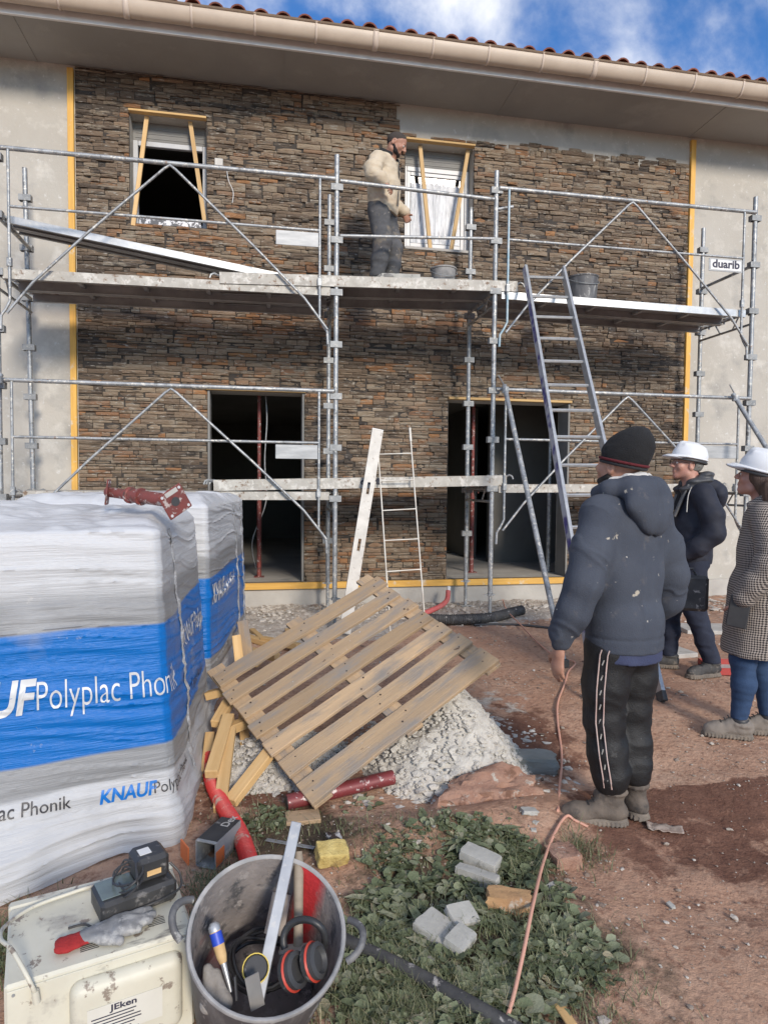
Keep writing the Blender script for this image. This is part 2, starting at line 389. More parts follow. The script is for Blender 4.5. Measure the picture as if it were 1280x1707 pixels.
me = bpy.data.meshes.new('ground'); me.from_pydata(V.tolist(), [], Q.tolist()); me.shade_smooth()
wig = fbm(GX*1.8+3, GY*1.8, o=4)
mort = sst(-.95, -.15, GY+.35*wig+np.where(GX < .55, .0, -.45*sst(.3, .9, GX)))*(1-sst(3.2, 4.2, GX+wig*.5)*.6)
mort = np.maximum(mort, .9*blob(GX, GY, .35, -3.12, .45, .30)); mort = np.maximum(mort, .55*blob(GX, GY, -.55, -2.9, .5, .35))
mort = np.maximum(mort, .5*blob(GX, GY, .8, -2.35, .35, .3))
damp_shade = np.maximum(sst(-3.42, -3.5, GY+.10*wig+.05*(GX-1.2))*sst(.62, .95, GX+.2*wig)*(1-.75*blob(GX, GY, .95, -4.35, .34, .5)-.35*blob(GX, GY, 1.55, -3.95, .3, .3)), blob(GX, GY, .75, -2.85, .32, .42)**.7)  # damp soil and the near-ground shade edge, painted together as one dark tone
damp_shade = np.clip(np.maximum(damp_shade, .75*blob(GX, GY, -.7, -3.2, .5, .5)), 0, 1)
humus = np.clip(np.maximum(blob(GX, GY, -.05, -4.35, .55, .5)+.25*wig, .9*blob(GX, GY, -.55, -3.7, .35, .35)), 0, 1)
for nm, A in (('mort', mort), ('damp_shade', damp_shade), ('humus', humus)):
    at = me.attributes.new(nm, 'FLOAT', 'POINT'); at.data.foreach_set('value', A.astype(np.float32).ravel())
def soil(N, K, nz, rngm, mixc, col, src):
    def A(n): a = N('ShaderNodeAttribute'); a.attribute_name = n; return a.outputs['Fac']
    def thr(n, sc_, a, b):           # mask broken up by noise
        s_ = N('ShaderNodeMath'); s_.operation = 'ADD'; K(A(n), s_.inputs[0]); m = N('ShaderNodeMath'); m.operation = 'MULTIPLY_ADD'; m.inputs[1].default_value = 2.2; m.inputs[2].default_value = -1.1
        K(nz(sc_, (1, 1, 1), 8, .7), m.inputs[0]); K(m.outputs[0], s_.inputs[1]); return rngm(s_.outputs[0], a, b)
    col = mixc(rngm(nz(3.2, (1, 1, 1), 8, .65), .38, .66), col, (.49, .325, .23))
    col = mixc(rngm(nz(1.1, (1, 1, 1), 5, .6), .46, .66), col, (.37, .215, .145))
    col = mixc(rngm(nz(26, (1, 1, 1), 6, .7), .50, .66), col, (.27, .15, .10))
    col = mixc(rngm(nz(60, (1, 1, 1), 4, .6), .64, .70), col, (.36, .29, .23))
    col = mixc(thr('humus', 5, .35, .75), col, (.085, .062, .040))
    col = mixc(thr('damp_shade', 6, .38, .62), col, mixc(rngm(nz(14, (1, 1, 1), 7, .7), .35, .7), (.14, .066, .044), (.22, .115, .076)))
    col = mixc(thr('mort', 7, .38, .60), col, mixc(rngm(nz(19, (1, 1, 1), 7, .7), .36, .66), (.56, .52, .46), (.33, .27, .22)))
    return col
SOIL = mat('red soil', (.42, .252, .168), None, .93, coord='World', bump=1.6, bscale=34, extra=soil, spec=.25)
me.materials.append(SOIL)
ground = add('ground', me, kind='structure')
# ------------------------------------------------------------------ house
WY = 1.215          # plaster face; stones stand proud of it towards -y
ZS = 5.845          # soffit
house = thing('house', 'two storey rendered house front half clad in brown ledger stone under a tiled roof', 'house', (1, 1.3, 0))
W1 = (-2.12, -1.32, 4.245, 5.41); W2 = (.93, 1.755, 4.20, 5.42); D1 = (-1.306, -.24, .285, 2.46); D2 = (1.487, 3.04, .285, 2.445)
OPEN = [W1, W2, D1, D2]
xs = sorted({-7., 9.5, *[v for o in OPEN for v in o[:2]]}); zs = sorted({.0, ZS+.3, *[v for o in OPEN for v in o[2:]]})
m = MB()
def inopen(x, z, g=0): return any(o[0]-g < x < o[1]+g and o[2]-g < z < o[3]+g for o in OPEN)
for yy, rev in ((WY, 0), (WY+.30, 1)):
    for i in range(len(xs)-1):
        for j in range(len(zs)-1):
            if inopen((xs[i]+xs[i+1])/2, (zs[j]+zs[j+1])/2): continue
            q = [(xs[i], yy, zs[j]), (xs[i+1], yy, zs[j]), (xs[i+1], yy, zs[j+1]), (xs[i], yy, zs[j+1])]
            m.pts(q[::-1] if rev else q, [(0, 1, 2, 3)])
for (a, b, c, d) in OPEN:
    y0, y1 = WY, WY+.30
    m.pts([(a, y0, c), (a, y1, c), (a, y1, d), (a, y0, d)], [(0, 1, 2, 3)]); m.pts([(b, y1, c), (b, y0, c), (b, y0, d), (b, y1, d)], [(0, 1, 2, 3)])
    m.pts([(a, y0, d), (a, y1, d), (b, y1, d), (b, y0, d)], [(0, 1, 2, 3)]); m.pts([(a, y1, c), (a, y0, c), (b, y0, c), (b, y1, c)], [(0, 1, 2, 3)])
m.build('wall', PLAST, house)
MB().box((-7, WY-.03, -.3), (9.5, WY+.3, -.001)).box((-7, WY-.035, -.0), (9.5, WY-.003, .215)).build('plinth', CONC, house)
# rooms behind the openings
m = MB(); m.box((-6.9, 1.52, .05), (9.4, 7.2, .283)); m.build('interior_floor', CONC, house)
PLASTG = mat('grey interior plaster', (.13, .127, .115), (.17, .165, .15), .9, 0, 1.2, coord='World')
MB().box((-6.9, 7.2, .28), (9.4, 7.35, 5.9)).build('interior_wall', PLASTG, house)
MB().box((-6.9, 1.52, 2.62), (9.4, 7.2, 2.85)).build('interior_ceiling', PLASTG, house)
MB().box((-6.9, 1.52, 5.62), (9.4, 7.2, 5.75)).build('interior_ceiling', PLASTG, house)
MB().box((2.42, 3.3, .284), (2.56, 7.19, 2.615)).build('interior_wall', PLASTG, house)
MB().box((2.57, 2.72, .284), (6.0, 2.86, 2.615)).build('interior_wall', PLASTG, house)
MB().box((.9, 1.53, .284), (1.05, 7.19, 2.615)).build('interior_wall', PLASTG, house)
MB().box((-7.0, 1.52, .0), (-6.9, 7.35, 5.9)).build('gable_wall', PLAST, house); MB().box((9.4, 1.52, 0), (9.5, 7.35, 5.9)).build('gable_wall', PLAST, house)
# ---- stone cladding: ledger panels broken into single stones
def clad_top(x):
    if x < .80: return 5.84
    if x < .925: return 5.80-.3*max(0, (x-.80)/.125)+.03*math.sin(x*90)
    if x < 1.75: return 5.50
    return 5.50+.035*math.sin(x*3.1)*math.sin(x*7.7+1)+.01*x
CX0, CX1 = -2.672, 4.60
stones = []
z = .275; course = 0
while z < 5.84:
    ch = min(random.choice((.145, .15, .155)), 5.842-z)
    if 5.842-z-ch < .03: ch = 5.842-z
    x = CX0-random.uniform(0, .5)
    while x < CX1:
        pw = random.uniform(.42, .66); a, b = max(x, CX0), min(x+pw, CX1)
        nr = random.choice((3, 3, 4, 4)); hs = [random.uniform(.6, 1.5) for _ in range(nr)]; t = sum(hs); zz = z
        if b-a > .02:
            for h in hs:
                h = h/t*ch; xx = a+(random.uniform(-.03, .03) if x > CX0 and b < CX1-.1 else 0); e = b
                xx = max(xx, CX0)
                while xx < e-.005:
                    L = random.choice((random.uniform(.06, .16), random.uniform(.12, .34)))
                    if e-xx-L < .05: L = e-xx
                    stones.append([xx, min(xx+L, CX1), zz, zz+h]); xx += L
                zz += h
        x += pw
    z += ch
def clip(s, o):
    x0, x1, z0, z1 = s; a, b, c, d = o[0]-.006, o[1]+.006, o[2]-.004, o[3]+.03
    if x1 <= a or x0 >= b or z1 <= c or z0 >= d: return [s]
    mz = (z0+z1)/2
    if c < mz < d:
        out = []
        if x0 < a: out.append([x0, a, z0, z1])
        if x1 > b: out.append([b, x1, z0, z1])
        return out
    if mz <= c: return [[x0, x1, z0, min(z1, c)]]
    return [[x0, x1, max(z0, d), z1]]
for o in OPEN:
    stones = [q for s in stones for q in clip(s, o) if q[1]-q[0] > .015 and q[3]-q[2] > .008]
fin = []
for s in stones:
    tp = clad_top((s[0]+s[1])/2)+random.uniform(-.012, .012)
    if s[2] > tp-.02: continue
    s[3] = min(s[3], tp+.01); fin.append(s)
stones = fin
def stone_geo(s):
    x0, x1, z0, z1 = s; g = .0030; x0 += g; x1 -= g; z0 += g; z1 -= g
    nx = 3 if x1-x0 > .12 else 2; nz_ = 2
    pr = random.gauss(.026, .008); pr = min(max(pr, .009), .044); tilt = random.uniform(-.006, .006); vtil = random.uniform(-.004, .004)
    V = []; Fs = []
    cols = nx+1; rows = nz_+1; e = .0035
    for j in range(rows):
        for i in range(cols):
            u, v = i/nx, j/nz_; edge = (i in (0, nx))+(j in (0, nz_))
            y = WY-pr-tilt*(u-.5)-vtil*(v-.5)+random.uniform(-.0035, .0035)+(.0065*edge)
            jx = 0 if i in (0, nx) else random.uniform(-.25, .25)/nx
            jz = random.uniform(-.0012, .0012) if j in (0, nz_) else random.uniform(-.2, .2)/nz_*(z1-z0)
            V.append((x0+(u+jx)*(x1-x0), y, z0+v*(z1-z0)+jz))
    for j in range(nz_):
        for i in range(nx): Fs.append((j*cols+i, j*cols+i+1, (j+1)*cols+i+1, (j+1)*cols+i))
    ring = [i for i in range(cols)]+[j*cols+nx for j in range(1, rows)]+[nz_*cols+i for i in range(nx-1, -1, -1)]+[j*cols for j in range(nz_-1, 0, -1)]
    b = len(V)
    for k in ring: V.append((V[k][0], WY-.001, V[k][2]))
    n = len(ring)
    for k in range(n): Fs.append((ring[(k+1) % n], ring[k], b+k, b+(k+1) % n))
    return V, Fs
def stone_tone(s):
    cx, cz = (s[0]+s[1])/2, (s[2]+s[3])/2
    t = .5+.42*float(fbm(cx*.75+2, cz*1.1+5, o=3))+random.gauss(0, .16)
    if random.random() < .03: t = random.uniform(.84, 1.0)
    return min(max(t, 0), 1)
STONE = mat('split ledger stone', (.1, .1, .1), None, .78, 0, 1, attr='tone', attrcols=[(0, (.065, .056, .050)), (.25, (.140, .104, .075)), (.45, (.208, .151, .104)), (.62, (.295, .232, .165)), (.80, (.25, .142, .083)), (1, (.36, .185, .085))], bump=2.2, bscale=42, bstretch=(.45, 1, 2.2), coord='World', spec=.35,
    splat=[((.30, .255, .195), 9, .60, .12, (.5, 1, 1.6)), ((.045, .039, .034), 8, .60, .12, (.35, 1, 2.6)), ((.38, .345, .29), 24, .64, .06, (.45, 1, 1.8)), ((.025, .022, .019), 30, .67, .05, (.22, 1, 3.0))])
def tone_mesh(name, geos):
    v = []; f = []; t = []
    for (V_, F_), tn in geos:
        b = len(v); v += V_; f += [tuple(b+i for i in q) for q in F_]; t += [tn]*len(V_)
    me = bpy.data.meshes.new(name); me.from_pydata(v, [], f); at = me.attributes.new('tone', 'FLOAT', 'POINT'); at.data.foreach_set('value', np.array(t, np.float32)); return me
def shown(s): return (s[1]-s[0])*(s[3]-s[2])/((s[0]+.68)**2+57)
JOINT = mat('dark joint mortar', (.05, .043, .037), None, .95)
m = MB(); zsplit = sorted({.276, 5.40, *[v for o in OPEN for v in o[2:]], 5.50, 5.838})
xsplit = sorted({CX0, CX1, .80, .93, *[v for o in OPEN for v in o[:2]]})
for i in range(len(xsplit)-1):
    for j in range(len(zsplit)-1):
        cx, cz = (xsplit[i]+xsplit[i+1])/2, (zsplit[j]+zsplit[j+1])/2
        if inopen(cx, cz) or (cz > 5.40 and cx > .8): continue
        m.pts([(xsplit[i], WY-.005, zsplit[j]), (xsplit[i+1], WY-.005, zsplit[j]), (xsplit[i+1], WY-.005, zsplit[j+1]), (xsplit[i], WY-.005, zsplit[j+1])], [(0, 1, 2, 3)])
m.build('cladding_backing', JOINT, house)
order = sorted(stones, key=shown, reverse=True); NS = 300
for s in order[:NS]:
    V_, F_ = stone_geo(s); px, pz = (s[0]+s[1])/2, (s[2]+s[3])/2
    add('cladding_stone', tone_mesh('cladding_stone', [(([(a-px, b-WY, c-pz) for a, b, c in V_], F_), stone_tone(s))]), house, T(px, WY, pz), STONE)
o = add('cladding_stones', tone_mesh('cladding_stones', [(stone_geo(s), stone_tone(s)) for s in order[NS:]]), house, None, STONE, 'stuff')
# ---- eaves
m = MB(); m.box((-7, .50, ZS), (9.5, WY+.3, ZS+.03)); m.build('soffit', SOFF, house)
for x in np.arange(-5.6, 9.4, 2.55): MB().box((x-.012, .505, ZS-.006), (x+.012, WY-.002, ZS-.0005)).build('soffit_joint', SOFF, house)
MB().box((-7, .472, ZS-.022), (9.5, .499, ZS+.21)).build('fascia', WHITE, house)
g = MB(); n = 12; R0 = .088; gy0, gz0 = .378, ZS+.155
prof = [(gy0-R0*math.cos(a), gz0-R0*1.5*math.sin(a)) for a in np.linspace(0, math.pi, n+1)]
lip = [(gy0-R0-.006+.011*math.cos(a), gz0+.004+.011*math.sin(a)) for a in np.linspace(-2.4, 2.4, 7)]
outer = [(gy0-(R0+.0)*math.cos(a), gz0-R0*1.5*math.sin(a)) for a in np.linspace(math.pi, 0, n+1)]
inner = [(gy0+(p[0]-gy0)*.95, gz0+(p[1]-gz0)*.95+.002) for p in outer[::-1]]
sec = outer+lip+inner
for x in (-7., 9.5): g.v += [(x, a, b) for a, b in sec]
k = len(sec)
for i in range(k): g.f.append((i, (i+1) % k, k+(i+1) % k, k+i))
BRKT = mat('pale bracket', (.60, .50, .41), None, .5)
gut = g.build('gutter', GUTT, house, None, 40)
for i in range(27):
    x = -6.78+i*.60
    b = MB(); ww = .011 if i % 4 else .028
    pr_ = [(gy0-(R0+.007)*math.cos(a), gz0-(R0*1.5+.008)*math.sin(a)) for a in np.linspace(math.pi*.98, -.12, 12)]
    for xx in (x-ww, x+ww): b.v += [(xx, p[0], p[1]) for p in pr_]
    for j in range(11): b.f.append((j, j+1, 12+j+1, 12+j))
    for j in range(11): pass
    bb = b.build('gutter_bracket', BRKT, gut, None, 40); sm_ = bb.modifiers.new('thick', 'SOLIDIFY'); sm_.thickness = .007; sm_.offset = 1
roofM = MB().box((-7.1, .36, 0), (9.6, 5.2, .04)); SL = math.tan(R_(17))
for i, v in enumerate(roofM.v): roofM.v[i] = (v[0], v[1], ZS+.135+(v[1]-.36)*SL+v[2])
roof = roofM.build('roof', TILE, house)
tl = MB(); n = 8                        # barrel tile, tapered half pipe running up the slope
for ring, (y, rr) in enumerate(((0, .085), (.44, .070))):
    for rad in (rr, rr-.014):
        for a in np.linspace(0, math.pi, n+1): tl.v.append((rad*math.cos(a), y, rad*math.sin(a)*.95))
q = n+1
for j in range(n):
    tl.f.append((j+1, j, 2*q+j, 2*q+j+1)); tl.f.append((q+j, q+j+1, 3*q+j+1, 3*q+j)); tl.f.append((j, j+1, q+j+1, q+j)); tl.f.append((2*q+j+1, 2*q+j, 3*q+j, 3*q+j+1))
tm = tl.mesh('roof_tile', 40); tm.materials.append(TILE)
MT = Matrix.Rotation(math.atan(SL), 4, 'X')
for row in range(3):
    for i in range(60 if row == 0 else 60):
        x = -3.3+i*.215
        add('roof_tile', tm, roof, T(x+random.uniform(-.006, .006), .325+row*.36+random.uniform(-.012, .012), ZS+.155+row*.36*SL+.012*row) @ MT @ Matrix.Rotation(random.uniform(-.03, .03), 4, 'Y'))
# ---- windows of the upper floor
GLASSD = mat('dark room glass', (.02, .022, .025), None, .08, 0)
FILM = mat('white protective film', (.66, .68, .71), (.34, .36, .39), .3, 0, 4, (9, 1, 1.0), bump=.8, bscale=6, bstretch=(9, 1, 1.4), spec=.5, coord='World', splat=((.20, .21, .23), 5, .62, .08, (9, 1, .8)))
REVEAL = mat('grey reveal', (.19, .187, .178), (.24, .235, .22), .85, 0, 3, coord='World')
FRAMEW = mat('white window profile', (.50, .51, .52), (.42, .43, .44), .4, 0, 5, coord='World')
def win(o, film):
    a, b, c, d = o; f0 = WY+.15
    wd = add('window', MB().box((a+.001, f0+.052, d-.20), (b-.001, f0+.16, d-.001)).mesh(), house, None, REVEAL)    # shutter box
    t = .055
    for (p, q) in (((a, f0, c+.03), (a+t, f0+.05, d-.2)), ((b-t, f0, c+.03), (b, f0+.05, d-.2)), ((a+t, f0+.002, c+.03), (b-t, f0+.052, c+.03+t)), ((a+t, f0+.002, d-.2-t), (b-t, f0+.052, d-.2))):
        MB().box([p[0]+.0015, p[1], p[2]], [q[0]-.0015, q[1], q[2]], None, .004).build('window_frame', FRAMEW, wd)
    MB().box((a+.001, f0+.006, d-.199), (b-.001, f0+.051, d-.002), None, .003).build('shutter_box', REVEAL, wd)
    for k in range(3): MB().box((a+.03, f0+.0, d-.17+k*.05), (b-.03, f0+.0055, d-.165+k*.05)).build('shutter_slot', SOFF, wd)
    if film:
        xa, xb, za, zb = a+t, b-t, c+.03+t, d-.2-t; tt = .045
        for (p, q) in (((xa, f0+.012, za), (xa+tt, f0+.045, zb)), ((xb-tt, f0+.012, za), (xb, f0+.045, zb)), ((xa+tt, f0+.014, za), (xb-tt, f0+.043, za+tt)), ((xa+tt, f0+.014, zb-tt), (xb-tt, f0+.043, zb))):
            MB().box([p[0]+.001, p[1], p[2]+.001], [q[0]-.001, q[1], q[2]-.001], None, .003).build('sash', FRAMEW, wd)
        MB().box((xa+tt, f0+.03, za+tt), (xb-tt, f0+.038, zb-tt)).build('pane', GLASSD, wd)
        # crumpled film taped over the pane, torn short of the top
        nx, nz_ = 34, 40; fm = MB(); x0, x1, z0, z1 = xa+tt+.004, xb-tt-.004, za+tt+.002, zb-tt-.03
        for j in range(nz_+1):
            for i in range(nx+1):
                u, v = i/nx, j/nz_; x = x0+(x1-x0)*u; top = z1-.03-.035*abs(math.sin(u*17+1.2*math.sin(u*41)))
                z = z0+(top-z0)*v
                y = f0+.018+.008*float(fbm(x*14, z*2.2, o=3))-.004
                fm.v.append((x, y, z))
        for j in range(nz_):
            for i in range(nx): p = j*(nx+1)+i; fm.f.append((p, p+1, p+nx+2, p+nx+1))
        fm.build('protective_film', FILM, wd, None, 180)
    return wd
win(W1, False); win(W2, True)
SPECK = mat('speckled foil', (.55, .55, .56), (.07, .07, .075), .4, .2, 26, lo=.46, hi=.52, coord='World', detail=3)
MB().box((W1[0]+.09, WY-.004, W1[2]-.001), (W1[1]-.06, WY+.09, W1[2]+.062), None, .003).build('sill_insulation', SPECK, house)
MB().box((W2[0]+.002, WY-.02, W2[2]-.012), (W2[1]-.002, WY+.12, W2[2]+.018), None, .004).build('window_sill', CONC, house)
# steel-grey profile lining the big left opening, returns of the right one
MB().box((D1[0]-.004, WY-.035, D1[2]), (D1[0]+.018, WY+.2, D1[3]-.002)).build('door_reveal', REVEAL, house)
MB().box((D1[1]-.018, WY-.035, D1[2]), (D1[1]+.004, WY+.2, D1[3]-.002)).build('door_reveal', REVEAL, house)
MB().box((D2[1]-.02, WY-.03, D2[2]), (D2[1]+.003, WY+.24, D2[3]-.002)).build('door_reveal', REVEAL, house)
# ---- guide battens and lintel boards nailed to the front
def batten(a, b, w_, h_, label, mat_=BATT, cat='batten', name='timber_batten', group=None, up=(0, -1, 0)):
    return tag(bar_obj(name, a, b, w_, h_, mat_, None, up), label, cat, group)
batten((-2.712, WY-.022, .30), (-2.712, WY-.022, 5.80), .062, .04, 'tall yellow guide batten up the left edge of the stone cladding')
batten((4.640, WY-.022, .30), (4.640, WY-.022, 5.80), .064, .04, 'tall yellow guide batten up the right edge of the stone cladding')
batten((-2.75, WY-.055, .238), (4.68, WY-.055, .246), .075, .04, 'long yellow batten along the foot of the stone wall')
bo = mat('lintel pine', (.60, .40, .17), (.50, .32, .13), .7, 0, 2, (1, 12, 12), objvar=.1)
batten((W1[0]-.005, WY-.02, W1[3]+.012), (W1[1]+.005, WY-.02, W1[3]+.012), .10, .022, 'pine board across the head of the dark upper window', bo, 'board', 'lintel_board', up=(0, 0, 1))
batten((W2[0]-.005, WY-.02, W2[3]+.012), (W2[1]+.005, WY-.02, W2[3]+.012), .10, .022, 'pine board across the head of the film covered upper window', bo, 'board', 'lintel_board', up=(0, 0, 1))
batten((D1[0]-.02, WY-.02, D1[3]+.014), (D1[1]+.02, WY-.02, D1[3]+.014), .10, .025, 'thin pine board over the large dark ground floor opening', bo, 'board', 'lintel_board', up=(0, 0, 1))
batten((D2[0]-.01, WY-.02, D2[3]+.014), (D2[1]+.01, WY-.02, D2[3]+.014), .10, .028, 'pine board over the ground floor doorway behind the ladder', bo, 'board', 'lintel_board', up=(0, 0, 1))
def strut(u0, v0, u1, v1, Y0, Y1, label): return tag(bar_obj('timber_strut', onY(u0, v0, Y0), onY(u1, v1, Y1), .045, .03, PINE, None, (0, -1, 0)), label, 'strut', 'timber struts wedged in the upper windows')
strut(245, 194, 222, 376, WY+.03, WY-.01, 'pine strut leaning at the left of the dark upper window')
strut(317, 202, 341, 368, WY+.05, WY+.05, 'pine strut leaning at the right of the dark upper window')
strut(700, 243, 717, 414, WY+.04, WY+.02, 'pine strut leaning at the left of the film covered window')
strut(780, 250, 752, 417, WY+.04, WY+.01, 'pine strut leaning at the right of the film covered window')
# ------------------------------------------------------------------ scaffold
scaf = thing('scaffold', 'galvanised steel scaffold of three bays with two deck levels before the stone wall', 'scaffold', (.8, .4, 0))
PX = [-3.02, 0.0, 1.613, 4.575]; LUG = [3.276, 3.276, 3.387, 3.353]; IY = .88
PLATE = mat('zinc plate', (.30, .31, .315), (.42, .43, .43), .55, .3, 5, (1, 1, 5), coord='World')
LUGM = mat('dull zinc lug', (.20, .21, .215), (.30, .31, .31), .6, .4, 14, splat=((.42, .41, .38), 40, .62, .06), coord='World')
INK = mat('dark ink', (.02, .02, .045), None, .6)
def lug(x, y, z, par):
    b = MB(); o_ = [(-.058, -.031), (.058, -.031), (.058, .031), (-.058, .031)]; i_ = [(-.051, -.0245), (.051, -.0245), (.051, .0245), (-.051, .0245)]
    for zz in (z-.030, z+.030):
        for L_ in (o_, i_): b.v += [(x+p, y+q, zz) for p, q in L_]
    for k in range(4):
        j = (k+1) % 4; b.f += [(k, j, 8+j, 8+k), (4+j, 4+k, 12+k, 12+j), (8+k, 8+j, 12+j, 12+k), (j, k, 4+k, 4+j)]
    return b.build('lug', LUGM, par)
def standard(x, y, z0, z1, zl, jack=.32, lean=0):
    p = add('standard', MB().tube([(x+lean, y, z0+jack), (x, y, z1)], .0243, 12).mesh('standard', 40), scaf, T(0, 0, 0), GALV)
    MB().tube([(x+lean, y, z0), (x+lean, y, z0+jack+.1)], .0185, 10).build('jack', GALV, p, None, 40)
    MB().lathe([(.0, z0+jack-.028), (.034, z0+jack-.028), (.034, z0+jack-.004), (.0, z0+jack-.004)], 8, T(x+lean, y, 0)).bar((x+lean-.06, y, z0+jack-.016), (x+lean+.055, y, z0+jack-.016), .012, .012).build('jack_nut', GALV, p)
    MB().box((x+lean-.06, y-.06, z0-.004), (x+lean+.06, y+.06, z0+.006), None, .002).build('base_plate', GALV, p)
    k = -4
    while zl+.5*k < z1-.1:
        if zl+.5*k > z0+jack+.12: lug(x+lean*(1-(zl+.5*k)/z1), y, zl+.5*k, p)
        k += 1
    return p
IL = [2.786+.5, 2.785, 2.860, 3.319-.5]
for i, x in enumerate(PX):
    standard(x, 0, gz(x, 0)+.008, 4.585, LUG[i], .30 if i < 3 else .2)
    standard(x+(-.05 if i == 0 else .015), IY, gz(x, IY)+.02, 4.585, IL[i], .30, .05 if i == 0 else 0)
def tubes(name, segs, r, par=scaf, n=8):
    m = MB()
    for s in segs: m.tube(s, r, n)
    return m.build(name, GALV, par, None, 50)
for i, x in enumerate(PX):
    z = LUG[i]
    for zz in ((z-2, z) if i not in (0, 3) else (z-2, z, z+.5)):
        tubes('transom', [[(x, .02, zz), (x, IY-.02, zz+(.0 if i != 1 else .0))]], .0185)
        if zz != z+.5: tubes('transom', [[(x, .02, zz-.135), (x, IY-.02, zz-.135)]], .0135)
        if zz != z+.5: [tubes('transom_strut', [sg], .009) for sg in ([(x, .2, zz), (x, .3, zz-.135)], [(x, .6, zz), (x, .5, zz-.135)])]
def guard(xA, xB, zt, plate, txt=None, blue=False, gl=True):
    xa, xb = xA+.12, xB-.165; yv = -.045; zm = zt-.505
    g = add('guard_rail', MB().tube([(xA+.02, yv+.01, zt), (xB-.02, yv+.01, zt)], .0205, 10).mesh('guard_rail', 50), scaf, None, GALV)
    MB().tube([(xa, yv, zm), (xb, yv, zm)], .0135, 8).build('mid_rail', GALV, g, None, 50)
    BL = BLUEG if blue else GALV
    for k, (x, s) in enumerate(((xa, -1), (xb, 1))):
        P = [(x, yv, zt-.015), (x, yv, zt-1.33), (x+s*.035, yv, zt-1.40), (x+s*.075, yv, zt-1.46), (x+s*.08, yv, zt-1.58)]
        MB().tube(P, .013, 8).build('guard_post', BL if k == 0 else GALV, g, None, 50)
        MB().box((x-.02, yv-.018, zt-1.03), (x+.02, yv+.018, zt-.95), None, .004).build('clip', GALV, g)
    ap = ((xa+xb)/2, yv-.03, zt-.035)
    def leg(s, xe): return [(ap[0], ap[1], ap[2]), (ap[0]+s*.05, ap[1], ap[2]-.035), ((ap[0]+xe)/2+.02*s, yv-.03, zt-.70), (xe-s*.22, yv-.028, zt-1.16), (xe, yv-.02, zt-1.44)]
    MB().tube(leg(-1, xa-.02)[::-1]+leg(1, xb+.075)[1:], .0125, 8).build('brace', GALV, g, None, 50)
    if plate:
        pl = MB().box((xb-.415, yv-.004, zm-.158), (xb-.012, yv+.004, zm-.022), None, .003).build('name_plate', PLATE, g)
        if txt:
            MB().box((xb-.395, yv-.0065, zm-.142), (xb-.03, yv-.0045, zm-.038)).build('sticker', WHITE, pl)
            tm_ = text_mesh(txt, .118, 1.0, .0035); tm_.materials.append(INK); wdt = max(v.co.x for v in tm_.vertices); s_ = .33/wdt
            add('lettering', tm_, pl, T(xb-.378, yv-.0085, zm-.118) @ Matrix.Rotation(R_(90), 4, 'X') @ Matrix.Diagonal((s_, 1, 1, 1)))
    return g
BLUEG = mat('blue tinged tube', (.20, .33, .40), (.42, .46, .47), .5, .3, 5, (1, 1, 3), coord='World')
guard(PX[0], PX[1], 4.345, True); guard(PX[0], PX[1], 2.322, True)
guard(PX[2], PX[3], 4.405, True, 'duarib', True); guard(PX[2], PX[3], 2.398, True)
for (z0, z1, r) in ((4.335, 4.295, .0205), (3.817, 3.905, .0165)):
    tubes('hand_rail', [[(PX[1]+.03, -.02, z0), (PX[2]-.03, -.02, z1)]], r)
for z, zz in ((4.30, 0),): tubes('hand_rail', [[(PX[0]-.0, .05, z-.48), (PX[0]-.05, IY, z-.48)]], .0185)
tubes('rail_spigot', [[(PX[2]-.02, .0, 4.20), (PX[2]+.17, -.03, 4.235)]], .018)
def deck(x0, x1, z0, z1, y0, y1, lip, mats=DECK, name='deck', par=scaf, hooks=True, twist=0., label=None):
    M, L = frame((x0, 0, z0), (x1, 0, z1), (0, 0, 1)); pc = (y1-y0-.012)/2
    d = add(name, None, par, T(x0, y0, z0)) if par else thing(name, label, 'scaffold deck', (x0, y0, z0))
    for k in range(2):                       # two steel planks side by side
        ya = y0+k*(pc+.012); yb = ya+pc
        MB().box((0, ya, -.004), (L, yb, 0), M, 0).build('plank', mats, d)
        for (a, b) in ((ya-.0005, ya+.004), (yb-.004, yb+.0005)):
            MB().box((0, a, -lip), (L, b, -.0045), M).build('plank_lip', mats if (k == 0 and a < y0+.01) else DECKU, d)
            s_ = 1 if a < (ya+yb)/2 else -1
            MB().box((0, (b+.0005 if s_ > 0 else a-.030), -lip), (L, (b+.03 if s_ > 0 else a-.0005), -lip+.004), M).build('plank_flange', DECKU, d)
        for q in range(1, int(L/.6)+1):
            xx = q*L/(int(L/.6)+1); MB().box((xx-.02, ya+.005, -.04), (xx+.02, yb-.005, -.0046), M).build('rib', DECKU, d)
        if hooks:
            for xx, s_ in ((0, -1), (L, 1)):
                for yy in (ya+.06, yb-.06):
                    P = [M @ Vector((xx+s_*t_, yy, h_)) for t_, h_ in ((-.03, -.03), (.02, -.012), (.05, .004), (.08, -.008), (.092, -.04))]
                    MB().tube(P, .011, 6).build('hook', GALV, d, None, 60)
    return d
deck(PX[0]+.05, PX[1]-.06, 3.308, 3.330, -.015, .76, .088)
dU = deck(-1.10, 1.845, 3.395, 3.498, -.03, .74, .105)
deck(PX[2]+.07, PX[3]-.09, 3.392, 3.358, -.015, .76, .075, ALU)
deck(PX[0]+.19, PX[1]-.06, 1.335, 1.342, -.015, .76, .080)
dL = deck(-1.16, 1.76, 1.449, 1.525, -.03, .74, .105)
deck(PX[2]+.07, PX[3]-.09, 1.430, 1.462, -.015, .76, .085)
tm_ = text_mesh('duarib', .085, 1.0, .003); tm_.materials.append(INK); add('lettering', tm_, dL, T(.245, -.0335, 1.418) @ Matrix.Rotation(R_(90), 4, 'X') @ Matrix.Rotation(R_(1.5), 4, 'Z'))
